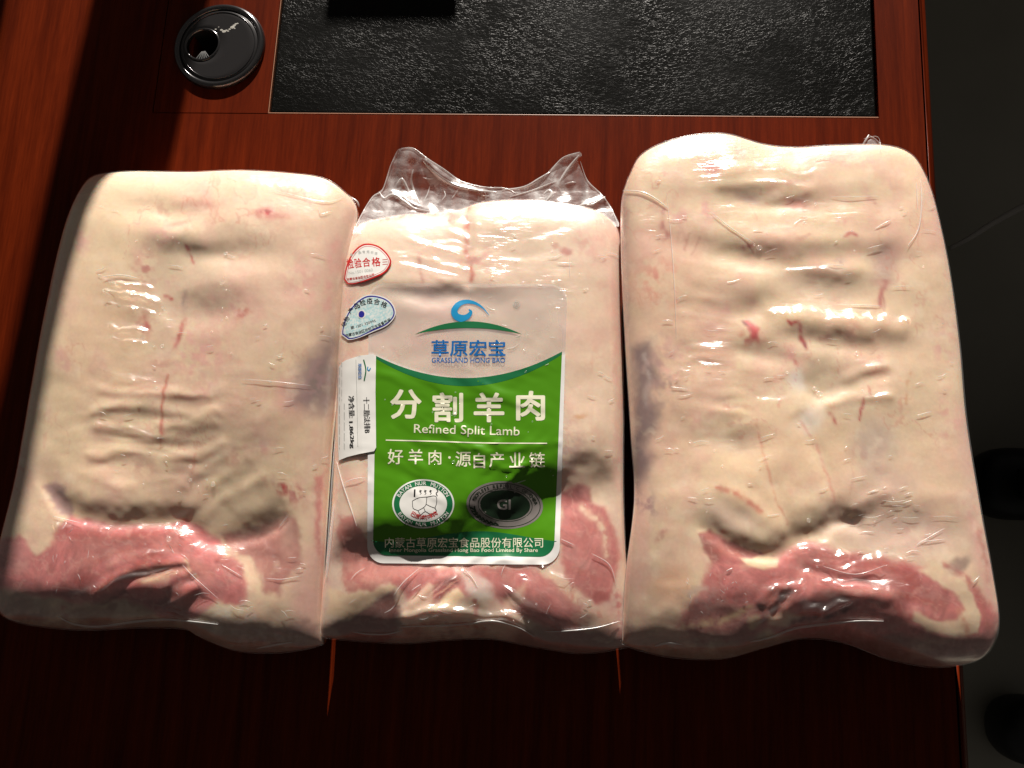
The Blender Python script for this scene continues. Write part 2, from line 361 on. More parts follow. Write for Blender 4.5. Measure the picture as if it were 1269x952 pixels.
# ------------------------------------------------------------------ vacuum-packed lamb
FAT = np.array([.78, .60, .42]); PINK = np.array([.74, .42, .36]); CREAM = np.array([.83, .635, .42])
MEAT = np.array([.59, .165, .175]); DEEP = np.array([.14, .035, .035]); ROSE = np.array([.52, .20, .17])
BRUISE = np.array([.15, .095, .115]); MAUVE = np.array([.40, .24, .24]); BLOOD = np.array([.50, .045, .045]); GREY = np.array([.50, .42, .35])
WHITE = np.array([.82, .76, .70])

def resample(pts, t):
    p = smooth_line(pts, 10); s = np.r_[0, np.cumsum(np.linalg.norm(np.diff(p, axis=0), axis=1))]; s /= s[-1]
    return np.stack([np.interp(t, s, p[:, 0]), np.interp(t, s, p[:, 1])], -1)

def box_blur(a, r):
    for ax in (0, 1):
        k = 2 * r + 1
        p = np.concatenate([np.repeat(a.take([0], ax), r, ax), a, np.repeat(a.take([-1], ax), r, ax)], ax)
        c = np.cumsum(p, ax); z = np.zeros_like(c.take([0], ax)); c = np.concatenate([z, c], ax)
        a = (c.take(range(k, c.shape[ax]), ax) - c.take(range(0, c.shape[ax] - k), ax)) / k
    return a

def sculpt(px, py, ops, k1=1.0, kw=1.0, kf=1.7):
    """relief in millimetres from a list of folds, hollows and ridges"""
    wx = px + 5 * fbm(px / 38, py / 38, 3, 3); wy = py + 5 * fbm(px / 38, py / 38, 9, 3)
    d = np.zeros_like(px)
    for op in ops:
        k = op[0]
        if k == 'b':      # bump / hollow: cx cy rx ry rot amp
            d += min(1, k1 * 1.6) * op[6] * np.exp(-ell(wx, wy, op[1], op[2], op[3] * kw, op[4] * kw, op[5]) ** 2)
        elif k == 'r':    # ridge / groove along a line: pts width amp
            wob = 1 + .5 * fbm(px / 11, py / 11, int(op[2] * 7) % 20, 2) if kf > 2 else 1.0
            d += k1 * op[3] * wob * np.exp(-(seg_dist(wx, wy, smooth_line(op[1], 5)) / (op[2] * kw)) ** 2)
        elif k == 'v':    # cleft: steep on the far side, gentle on the near side: pts w_far w_near amp
            L = smooth_line(op[1], 5); dist = seg_dist(wx, wy, L)
            yl = np.interp(wx, L[:, 0], L[:, 1]); w = op[2] + (op[3] - op[2]) * sst(-3, 3, wy - yl)
            ends = sst(0, 40, wx - L[:, 0].min() + 12) * sst(0, 40, L[:, 0].max() + 12 - wx)
            d += op[4] * ends * np.exp(-(dist / w) ** 2)
        elif k == 's':    # terrace: the near side lies lower: pts width amp
            L = smooth_line(op[1], 5); yl = np.interp(wx, L[:, 0], L[:, 1])
            d += op[3] * sst(-op[2], op[2], wy - yl)
        elif k == 'w':    # wrinkles: cx cy rx ry rot(crest direction) wavelength amp seed
            _, cx, cy, rx, ry, rot, lam, amp, seed = op
            c, s = math.cos(math.radians(rot)), math.sin(math.radians(rot))
            u = (wx - cx) * c + (wy - cy) * s; v = -(wx - cx) * s + (wy - cy) * c
            d += (k1 if k1 < 1 else kf) * amp * np.exp(-ell(px, py, cx, cy, rx * 1.15, ry * 1.15, rot) ** 2) * fbm(u / (lam * 5), v / lam * .8 + .5 * fbm(u / 40, v / 40, seed + 1, 2), seed, 2, .4) * 1.5
    return d

def paint(px, py, c, ops):
    for q, op in enumerate(ops):
        k = op[0]; wf = op[-1]
        w = 3.0 + wf
        wx = px + w * fbm(px / 22, py / 22, 2 + q % 9, 4, .6); wy = py + w * fbm(px / 22, py / 22, 12 + q % 9, 4, .6)
        if k == 'poly':   # pts colour strength soft warp
            m = op[3] * (1 - sst(-op[4], op[4], seg_dist(wx, wy, op[1], True)))
        elif k == 'ell':  # (cx cy rx ry rot) colour strength soft warp
            m = op[3] * (1 - sst(1 - op[4], 1 + op[4], ell(wx, wy, *op[1])))
        elif k == 'line': # pts colour strength width warp
            m = min(1, 1.3 * op[3]) * np.exp(-(seg_dist(wx, wy, op[1]) / op[4]) ** 2)
            m = m * np.clip(0.75 + 0.9 * fbm(px / 6, py / 6, q, 2), 0, 1)
        elif k == 'blot': # (cx cy rx ry rot) colour strength - - : speckled flush
            m = min(1, 1.7 * op[3]) * np.exp(-ell(wx, wy, *op[1]) ** 2) * sst(-.3, .4, fbm(px / 9, py / 9, q + 5, 3, .6))
        c = c * (1 - m[..., None]) + op[2] * m[..., None]
    return c

class Pack: pass
def make_pack(name, label, left, top, right, bottom, h0, hfun, ops, film_ops, cops, base, seed, zm=.034, front=9.0, na=270, nb=390):
    P = Pack(); P.root = thing(name, label, 'packaged meat', 'vacuum packed lamb slabs in a row')
    sa = np.linspace(-1, 1, na); sb = np.linspace(-1, 1, nb)
    a = .22 * sa + .78 * np.sin(np.pi / 2 * sa) * .5 + .78 * .5 * sa; b = .45 * sb + .55 * np.sin(np.pi / 2 * sb)
    u = (a + 1) / 2; v = (b + 1) / 2
    T, B, Lf, R = resample(top, u), resample(bottom, u), resample(left, v), resample(right, v)
    U, V = np.meshgrid(u, v); A, Bb = np.meshgrid(a, b)
    c00, c10, c01, c11 = T[0], T[-1], B[0], B[-1]
    g2 = (1 - V)[..., None] * T[None] + V[..., None] * B[None] + (1 - U)[..., None] * Lf[:, None] + U[..., None] * R[:, None] \
        - ((1 - U) * (1 - V))[..., None] * c00 - (U * (1 - V))[..., None] * c10 - ((1 - U) * V)[..., None] * c01 - (U * V)[..., None] * c11
    zm = zm + (.017 - zm) * sst(.45, 1.0, Bb) * (.35 + .65 * sst(0, .35, 1 - np.abs(A)))
    plan = at(g2[..., 0], g2[..., 1], zm)
    prof = np.sqrt(np.clip((1 - np.abs(A) ** 4.6) * (1 - np.abs(Bb) ** np.where(Bb > 0, front, 6)), 0, 1))
    z0 = zm + (h0 + hfun(U, V) - zm) * prof
    base_p = plan.copy(); base_p[..., 2] = z0
    px, py = proj(base_p)
    fade = sst(0.15, 0.85, prof)
    lump = 0.9 * fbm(px / 70, py / 70, seed, 3) + 0.16 * fbm(px / 24, py / 24, seed + 2, 2)
    dz = (sculpt(px, py, ops, .44, 1.4) + lump) * 1e-3 * fade
    # rough, uneven outline
    meat = base_p.copy(); meat[..., 2] += dz
    col = np.empty(px.shape + (3,)); col[:] = base
    n1 = fbm(px / 60, py / 60, seed + 4, 4)[..., None]; n2 = fbm(px / 16, py / 30, seed + 6, 4, .6)[..., None]; n3 = fbm(px / 5, py / 9, seed + 8, 3, .6)[..., None]
    col = col * (1 + .07 * n1) + (PINK - FAT) * np.clip(.18 + .8 * n1 + .35 * n2, 0, 1) * .7
    col = col * (1 + .03 * n2 + .012 * n3)
    rr_ = random.Random(seed)
    blush = []
    for _ in range(16):      # scattered blush and blood spots in the fat
        q = rr_.choice([0, 1]); ci, cj = rr_.randrange(int(nb * .06), int(nb * .72)), rr_.randrange(int(na * .08), int(na * .92)); e = rr_.uniform(5, 20)
        blush.append(('blot', (float(px[ci, cj]), float(py[ci, cj]), e, e * rr_.uniform(.4, 1.2), rr_.uniform(-30, 30)), (PINK, ROSE)[q], (.5, .28)[q], 0, 3))
    sd_ = sst(.74, .97, np.abs(A)) * np.clip(.75 + .8 * n1[..., 0], 0, 1) * .5      # pinker membrane down the flanks, with side shade painted in
    col = col + sd_[..., None] * (np.array([.56, .36, .33]) - col)
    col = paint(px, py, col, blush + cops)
    # marbling and grain where it is lean
    lean = np.clip((col[..., 0] - col[..., 1]) / (col[..., 0] + 1e-6) - .42, 0, .3) / .3
    lean = box_blur(lean, 1); X = px + 6 * n1[..., 0]; Y = py + 6 * n2[..., 0]
    dirm = sst(-.2, .2, fbm(px / 70, py / 70, seed + 5, 2))
    fib = dirm * fbm((X + .35 * Y) / 4.2, Y / 15, seed + 1, 4, .65) + (1 - dirm) * fbm((X + Y) / 16, (Y - .5 * X) / 4.4, seed + 7, 4, .65)
    pale = sst(.10, .55, fbm(X / 28, Y / 18, seed + 9, 4, .55)); dark = sst(.12, .55, fbm(X / 34, Y / 24, seed + 11, 4, .55))
    ridge = 1 - np.abs(fbm(X / 24, Y / 20, seed + 13, 4, .5)); veins = sst(.90, .99, ridge)
    mixc = lambda c, m, t: c + np.clip(m, 0, 1)[..., None] * (np.array(t) - c)
    col = mixc(col, lean * pale * .42, (.72, .38, .35)); col = mixc(col, lean * dark * .65, (.36, .06, .055)); col = mixc(col, lean * veins * .22, (.82, .60, .50))
    col = col * (1 + lean[..., None] * (.34 * fib[..., None] + .20 * n2 + .10 * n3))
    edge_ = np.clip(lean * (1 - lean) * 4, 0, 1); col = mixc(col, edge_ * .25, (.52, .20, .17))
    # fat: fine vessels, membranes, blush and waxy patches
    fatm = 1 - lean; cap = sst(.955, .995, 1 - np.abs(fbm(X / 34, Y / 46, seed + 15, 4, .55))) * sst(-.05, .45, fbm(px / 75, py / 75, seed + 17, 3))
    col = mixc(col, fatm * cap * .38, (.66, .24, .19))
    col = mixc(col, fatm * sst(.12, .6, fbm(X / 44, Y / 60, seed + 19, 4, .6)) * .40, (.74, .43, .36)); col = mixc(col, fatm * sst(.15, .6, fbm(X / 30, Y / 22, seed + 20, 4, .6)) * .30, (.86, .72, .56))
    col = np.clip(col, .01, .9)
    idx = np.arange(na * nb).reshape(nb, na)
    quads = np.stack([idx[:-1, :-1], idx[1:, :-1], idx[1:, 1:], idx[:-1, 1:]], -1).reshape(-1, 4)
    ring = np.r_[idx[0, :], idx[1:, -1], idx[-1, -2::-1], idx[-2:0:-1, 0]]
    cen = plan[ring].mean(0) if plan.ndim == 2 else plan.reshape(-1, 3)[ring].mean(0)
    def close(top_p, inset, colr=None):
        verts = [top_p.reshape(-1, 3)]; faces = quads.tolist(); cols = [colr.reshape(-1, 3)] if colr is not None else None
        rp = top_p.reshape(-1, 3)[ring]; last = ring; cnt = na * nb
        dv = cen[:2] - rp[:, :2]; dv /= np.linalg.norm(dv, axis=1)[:, None]
        for (ins, zf) in [(.0010, .82), (.0035, .60), (.0075, .38), (.012, .20), (.017, .07), (.022, .012)]:
            q = rp.copy(); q[:, :2] += dv * (ins + inset); q[:, 2] = np.maximum(rp[:, 2] * zf, .0006)
            verts.append(q)
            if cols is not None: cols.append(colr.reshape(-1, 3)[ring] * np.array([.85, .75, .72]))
            new = np.arange(cnt, cnt + len(ring)); cnt += len(ring)
            faces += np.stack([last, np.roll(last, -1), np.roll(new, -1), new], -1)[:, ::-1].tolist()
            last = new
        faces.append(last.tolist())
        return np.vstack(verts), faces, (np.vstack(cols) if cols is not None else None)
    vm, fm, cm = close(meat, .0004, col)
    # orientation: quads run down the picture, so flip for upward normals is already right (counter-clockwise seen from above)
    mesh_obj('meat', vm, fm, M_MEAT, P.root, cm)
    # the film bridges clefts, hugs bulges and carries its own fine wrinkles
    zb = box_blur(box_blur(meat[..., 2], 4), 3)
    fz = np.maximum(meat[..., 2], .65 * zb + .35 * meat[..., 2]); fz = box_blur(fz, 1)
    film = meat.copy(); film[..., 2] = np.maximum(fz, meat[..., 2]) + .0004
    fine = .06 * fbm(px / 9, py / 7, seed + 3, 2)
    film[..., 2] += np.maximum(1.0 * sculpt(px, py, film_ops, 1.5, 1.3, kf=3.0) + fine, -.3) * 1e-3 * sst(.25, .9, prof)
    dvv = plan - cen; dvv[..., 2] = 0; dvv /= np.linalg.norm(dvv, axis=-1)[..., None] + 1e-9
    film += dvv * .0006 * (1 - sst(.1, .6, prof))[..., None]
    vf, ff, _ = close(film, 0.0)
    mesh_obj('vacuum_film', vf, ff, M_FILM, P.root)
    # depth raster over the picture of the film's upper face, for laying stickers on it
    up = 3
    iy = np.linspace(0, nb - 1, nb * up); ix = np.linspace(0, na - 1, na * up)
    y0 = np.minimum(iy.astype(int), nb - 2); x0 = np.minimum(ix.astype(int), na - 2); fy = (iy - y0)[:, None, None]; fx = (ix - x0)[None, :, None]
    g = film
    fine_p = (g[y0][:, x0] * (1 - fx) + g[y0][:, x0 + 1] * fx) * (1 - fy) + (g[y0 + 1][:, x0] * (1 - fx) + g[y0 + 1][:, x0 + 1] * fx) * fy
    qx, qy = proj(fine_p)
    ras = np.full((960, 1280), -1.0); qi = np.clip(np.round(qy).astype(int), 0, 959); qj = np.clip(np.round(qx).astype(int), 0, 1279)
    np.maximum.at(ras, (qi, qj), fine_p[..., 2])
    for _ in range(30):
        hole = ras < 0
        if not hole.any(): break
        acc = np.zeros_like(ras); w = np.zeros_like(ras)
        for dy, dx_ in ((0, 1), (0, -1), (1, 0), (-1, 0)):
            s = np.roll(ras, (dy, dx_), (0, 1)); ok = s >= 0; acc += np.where(ok, s, 0); w += ok
        ras = np.where(hole & (w > 0), acc / np.maximum(w, 1), ras)
    P.ras = ras; P.film = film; P.px = px; P.py = py
    return P
def rz(ras, x, y):
    x = np.clip(np.asarray(x, float), 1, 1267); y = np.clip(np.asarray(y, float), 1, 950); xi = x.astype(int); yi = y.astype(int); fx = x - xi; fy = y - yi
    return (ras[yi, xi] * (1 - fx) + ras[yi, xi + 1] * fx) * (1 - fy) + (ras[yi + 1, xi] * (1 - fx) + ras[yi + 1, xi + 1] * fx) * fy

# ---- left slab
p1_ops = [('s', [(-20, 560), (60, 600), (100, 632), (210, 636), (260, 650), (330, 636), (420, 640)], 40, -2.0),
    
    ('b', 225, 297, 30, 11, 10, 3.4), ('b', 290, 276, 42, 14, 0, 2.2), ('b', 268, 313, 48, 12, 4, -3.0), ('b', 200, 262, 45, 11, 8, -3.0),
    ('b', 205, 350, 26, 24, 0, -2.6), ('b', 268, 352, 30, 13, 0, 1.8), ('b', 240, 388, 40, 14, 0, -2.2), ('b', 150, 300, 30, 50, 0, 1.5),
    ('r', [(232, 302), (236, 330), (232, 372), (218, 420), (208, 470), (200, 560)], 9, -1.3),
    ('r', [(125, 483), (160, 488), (205, 489), (262, 492)], 5, 1.3), ('r', [(118, 508), (150, 503), (197, 506), (240, 516), (268, 510)], 6, 1.9),
    ('r', [(122, 531), (160, 532), (197, 536)], 6, 1.9), ('r', [(196, 525), (230, 531), (262, 524)], 5, 1.4), ('r', [(110, 566), (150, 561), (200, 567), (240, 563), (270, 552)], 6, 1.8),
    ('r', [(100, 585), (135, 598), (165, 604)], 6, 1.0), ('w', 190, 525, 90, 65, 0, 11, 0.9, 4),
    ('b', 268, 640, 64, 62, -12, -12.0), ('b', 178, 612, 62, 26, 0, 2.5), ('r', [(300, 570), (260, 600), (235, 630)], 7, 1.3), ('r', [(320, 590), (270, 620), (245, 645)], 6, 1.2), ('r', [(275, 566), (240, 585), (225, 600)], 6, 1.2),
    ('v', [(48, 598), (75, 628), (100, 644), (140, 650), (215, 648), (245, 668), (270, 672), (320, 660), (352, 640)], 18, 9, -2.6),
    ('b', 150, 690, 95, 34, 0, 1.8), ('b', 40, 650, 28, 30, 0, 1.5), ('b', 262, 705, 36, 24, 35, 3.0), ('b', 350, 690, 28, 46, 0, 2.0), ('b', 322, 675, 26, 26, 0, -3.2),
    ('r', [(115, 738), (150, 712), (180, 700), (215, 697)], 6, 2.4), ('r', [(140, 700), (170, 690), (195, 682)], 6, 1.5), ('r', [(120, 745), (160, 722), (200, 705), (225, 704)], 4, -2.2),
    ('b', 185, 748, 62, 11, -3, -2.6), ('b', 218, 735, 20, 18, 0, 2.4), ('r', [(195, 748), (215, 728), (235, 718)], 4, -2.0), ('r', [(205, 755), (225, 740), (240, 728)], 4, 1.6),
    ('b', 110, 762, 40, 10, 10, 2.5), ('b', 60, 752, 30, 10, 0, -3.0)]
p1_film = [('r', [(130, 348), (145, 352), (160, 358)], 3.0, 1.2), ('r', [(152, 352), (169, 356), (186, 363)], 3.0, 1.3), ('r', [(134, 362), (149, 366), (164, 372)], 3.2, 1.5), ('r', [(158, 366), (176, 371), (194, 378)], 3.2, 1.5), ('r', [(138, 378), (151, 381), (164, 386)], 2.6, 1.1), ('r', [(160, 382), (174, 386), (188, 391)], 2.6, 1.2), ('r', [(136, 404), (150, 408), (164, 413)], 3.0, 1.4), ('r', [(154, 406), (167, 409), (180, 414)], 3.0, 1.3), ('r', [(138, 417), (151, 420), (164, 425)], 2.6, 1.2), ('r', [(156, 420), (167, 423), (178, 427)], 2.6, 1.1), ('r', [(132, 460), (149, 464), (166, 471)], 2.4, 1.0), ('r', [(160, 463), (175, 467), (190, 473)], 2.4, 0.9), ('r', [(122, 528), (140, 533), (158, 540)], 2.6, 1.2), ('r', [(158, 532), (176, 537), (194, 544)], 2.6, 1.2),
    ('r', [(72, 652), (120, 657), (180, 655), (215, 655)], 5, 1.6), ('r', [(150, 692), (175, 686), (198, 684)], 3.5, 1.1), ('r', [(290, 224), (340, 226), (400, 236)], 7, 1.0),
    ('w', 162, 362, 26, 9, 6, 7, .55, 2), ('w', 160, 380, 26, 10, 8, 9, .7, 5), ('w', 158, 412, 24, 12, 2, 8, .6, 7), ('w', 155, 470, 34, 16, 0, 8, .45, 8),
    ('w', 180, 560, 70, 12, 0, 9, .5, 3), ('w', 150, 655, 60, 10, 2, 12, .5, 4), ('w', 185, 700, 70, 32, -22, 9, .9, 5), ('w', 215, 735, 30, 20, -40, 7, .4, 6),
    ('w', 270, 610, 60, 40, -35, 10, .5, 9), ('w', 340, 680, 40, 50, 60, 12, .25, 1), ('w', 250, 420, 60, 40, -30, 9, .18, 2)]
p1_col = [
    ('ell', (110, 470, 55, 190, 8), CREAM, .5, .5, 6), ('ell', (330, 330, 80, 110, 0), np.array([.76, .56, .44]), .5, .6, 6), ('ell', (225, 350, 55, 70, 0), GREY, .22, .5, 8),
    ('blot', (240, 440, 45, 40, 0), PINK, .55, 0, 4), ('blot', (285, 385, 40, 30, 0), PINK, .4, 0, 4), ('blot', (180, 330, 14, 22, 0), ROSE, .5, 0, 3), ('blot', (180, 400, 16, 12, 0), ROSE, .4, 0, 3),
    ('ell', (336, 266, 20, 6, 0), BLOOD, .55, .9, 4), ('blot', (334, 265, 16, 8, 0), BLOOD, .8, 0, 3), ('ell', (248, 254, 18, 5, 0), ROSE, .5, .8, 3), ('ell', (222, 278, 12, 4, -15), ROSE, .45, .8, 2),
    ('line', [(230, 303), (234, 312), (236, 324)], BLOOD, .75, 1.7, 1), ('line', [(202, 365), (206, 364), (211, 368)], BLOOD, .7, 2.2, 1), ('line', [(224, 398), (220, 412), (216, 430)], BLOOD, .55, 3, 2), ('line', [(180, 396), (184, 405)], BLOOD, .5, 3, 1),
    ('line', [(228, 360), (226, 385)], MAUVE, .4, 2.5, 1), ('line', [(209, 466), (203, 486), (199, 505), (197, 556)], np.array([.6, .16, .1]), .7, 1.5, 1), ('line', [(240, 560), (235, 585)], np.array([.6, .2, .14]), .4, 1.3, 1),
    ('blot', (300, 388, 10, 7, 0), BLOOD, .4, 0, 2), ('blot', (375, 350, 25, 35, 0), PINK, .5, 0, 3), ('line', [(415, 300), (410, 340), (404, 380)], PINK, .7, 7, 3),
    ('ell', (360, 492, 24, 26, 0), PINK, .75, .6, 6), ('poly', [(362, 500), (372, 465), (388, 438), (408, 418), (420, 420), (416, 470), (412, 505), (396, 508), (378, 506)], BRUISE, .78, 18, 4), ('blot', (392, 468, 22, 30, 0), MAUVE, .5, 0, 4),
    ('line', [(75, 440), (80, 455)], PINK, .6, 9, 4), ('blot', (100, 300, 14, 14, 0), PINK, .5, 0, 3),
    ('blot', (352, 604, 22, 9, 25), BLOOD, .55, 0, 3), ('blot', (365, 612, 14, 14, 0), ROSE, .6, 0, 3), ('poly', [(388, 595), (404, 588), (400, 640), (396, 700), (390, 680), (392, 640)], MEAT, .7, 6, 5), ('ell', (385, 730, 18, 50, 0), PINK, .5, .6, 5),
    ('poly', [(52, 602), (66, 598), (80, 606), (90, 628), (88, 642), (70, 640), (60, 622)], MAUVE, .85, 4, 3),
    ('poly', [(-10, 668), (22, 663), (45, 684), (66, 672), (74, 650), (82, 638), (130, 649), (200, 652), (225, 640), (252, 662), (276, 678), (297, 702), (306, 728), (300, 748), (266, 748), (240, 768), (200, 768), (150, 742), (110, 750), (75, 744), (-10, 730)], MEAT, .93, 5, 4),
    ('ell', (150, 676, 75, 18, 0), np.array([.42, .15, .13]), .6, .6, 5), ('blot', (140, 690, 50, 12, -15), np.array([.58, .26, .22]), .5, 0, 3),
    ('line', [(112, 738), (150, 712), (185, 698), (222, 696)], np.array([.58, .17, .14]), .8, 7, 2), ('line', [(122, 748), (165, 724), (205, 706)], DEEP, .55, 3, 2),
    ('ell', (190, 712, 26, 10, -10), np.array([.72, .42, .32]), .75, .5, 5), ('line', [(175, 722), (200, 716), (222, 705)], CREAM, .5, 3, 2), ('poly', [(205, 700), (230, 690), (250, 698), (262, 715), (245, 720), (226, 712)], ROSE, .8, 4, 4), ('line', [(228, 694), (228, 706), (240, 716)], CREAM, .55, 2, 2),
    ('line', [(195, 748), (215, 730), (232, 720)], DEEP, .5, 3, 2), ('ell', (222, 742, 18, 16, 0), np.array([.52, .17, .14]), .6, .6, 4),
    ('poly', [(130, 742), (165, 745), (230, 748), (232, 764), (160, 762), (128, 756)], DEEP, .55, 5, 4), ('poly', [(58, 762), (72, 746), (92, 750), (108, 765), (150, 772), (150, 782), (80, 782)], np.array([.72, .50, .36]), .9, 4, 3), ('line', [(76, 752), (80, 765)], BLOOD, .5, 3, 2), ('line', [(110, 775), (190, 778)], ROSE, .5, 4, 3),
    ('poly', [(-5, 732), (30, 735), (62, 742), (56, 765), (20, 775), (-5, 770)], np.array([.30, .20, .16]), .6, 6, 5),
    ('poly', [(262, 664), (300, 655), (332, 640), (355, 634), (371, 655), (373, 690), (358, 714), (348, 742), (322, 736), (320, 712), (300, 692), (280, 684)], np.array([.42, .17, .15]), .85, 6, 5), ('ell', (352, 660, 10, 26, -10), np.array([.62, .38, .31]), .6, .7, 5), ('ell', (312, 676, 34, 15, 15), DEEP, .5, .8, 6),
    ('line', [(272, 684), (298, 698), (310, 725), (305, 750)], np.array([.74, .52, .38]), .85, 6, 3), ('blot', (290, 765, 40, 14, 0), WHITE, .4, 0, 4), ('blot', (270, 710, 25, 20, 0), np.array([.62, .34, .3]), .4, 0, 3), ('ell', (20, 690, 18, 20, 0), MAUVE, .4, .7, 5),
    ('poly', [(-20, 742), (120, 752), (240, 764), (300, 776), (395, 772), (410, 830), (-20, 820)], np.array([.27, .135, .115]), .72, 8, 10), ('blot', (330, 790, 50, 14, 0), MAUVE, .5, 0, 4), ('ell', (90, 738, 110, 12, 3), DEEP, .4, .7, 8), ('blot', (60, 765, 60, 12, 0), np.array([.6, .42, .32]), .6, 0, 5), ('blot', (320, 790, 60, 12, 0), np.array([.55, .40, .34]), .6, 0, 5)]  # last row: meaty browns, with front-end shade painted in as a dark band
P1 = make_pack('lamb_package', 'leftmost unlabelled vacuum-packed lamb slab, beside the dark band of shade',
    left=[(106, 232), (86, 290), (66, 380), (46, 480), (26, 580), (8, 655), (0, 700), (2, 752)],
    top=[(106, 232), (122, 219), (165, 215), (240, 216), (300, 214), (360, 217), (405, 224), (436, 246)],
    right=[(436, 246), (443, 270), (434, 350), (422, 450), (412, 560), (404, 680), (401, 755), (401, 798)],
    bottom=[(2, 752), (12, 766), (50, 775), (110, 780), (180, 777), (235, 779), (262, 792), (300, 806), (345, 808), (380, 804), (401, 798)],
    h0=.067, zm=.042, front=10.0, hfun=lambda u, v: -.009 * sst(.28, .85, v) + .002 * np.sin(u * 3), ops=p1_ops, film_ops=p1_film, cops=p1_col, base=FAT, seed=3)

# ---- middle slab, under the printed label
p2_ops = [('s', [(400, 672), (470, 676), (540, 664), (600, 632), (660, 602), (715, 594), (790, 592)], 36, -6.4),
    
    ('r', [(583, 245), (579, 275), (580, 310), (583, 352)], 5, -2.6), ('b', 650, 268, 70, 18, 0, 2.6), ('b', 500, 290, 60, 18, 0, 1.2),
    ('w', 545, 310, 50, 30, 12, 12, 1.2, 4), ('w', 620, 325, 50, 30, -14, 14, 1.0, 6), ('b', 535, 366, 42, 8, 6, -2.6), ('b', 560, 350, 60, 9, 0, 1.5),
    ('w', 590, 380, 70, 20, -10, 12, .6, 3),
    ('v', [(770, 585), (715, 600), (668, 622), (618, 662), (560, 690), (490, 688), (425, 690)], 34, 18, -3.2), ('b', 700, 550, 60, 34, 0, 2.5), ('b', 500, 630, 50, 30, 0, 1.5),
    ('r', [(588, 505), (586, 560), (588, 640)], 6, -1.4), ('w', 590, 560, 80, 36, 25, 15, .8, 7), ('w', 650, 600, 40, 25, -40, 10, .8, 2),
    ('b', 720, 690, 36, 50, 0, 3.2), ('b', 660, 735, 46, 24, 25, 2.8), ('b', 450, 735, 34, 20, 0, 2.0), ('b', 475, 755, 22, 18, 0, -3.2), ('b', 560, 745, 50, 14, -15, 2.0),
    ('r', [(500, 768), (545, 760), (590, 768), (630, 766), (660, 790)], 7, 4.0), ('r', [(510, 750), (540, 722), (560, 715)], 5, 1.6), ('r', [(540, 752), (560, 728)], 4, -2.0), ('r', [(690, 790), (650, 768), (628, 745)], 6, -2.0),
    ('b', 590, 790, 70, 10, 0, -4.0)]
p2_film = [('r', [(545, 285), (562, 290), (578, 296)], 2.6, .9), ('r', [(520, 302), (545, 310), (572, 318)], 2.6, .9), ('r', [(540, 325), (560, 332), (580, 336)], 2.4, .8), ('r', [(500, 762), (545, 756), (590, 762), (640, 760)], 4, 1.5), ('r', [(545, 735), (560, 722), (572, 712)], 3, 1.0), ('r', [(672, 706), (690, 716), (705, 728)], 4, 1.2), ('r', [(520, 545), (600, 560), (690, 548)], 3, .3),
    ('w', 535, 292, 50, 26, 10, 8, .5, 3), ('w', 545, 330, 45, 14, 8, 7, .4, 5), ('w', 640, 300, 60, 40, -20, 9, .22, 6), ('w', 545, 735, 70, 30, -38, 8, .9, 7), ('w', 640, 740, 40, 25, 35, 9, .8, 8), ('w', 440, 620, 14, 40, 8, 10, .5, 9), ('w', 730, 690, 30, 50, 40, 12, .25, 2)]
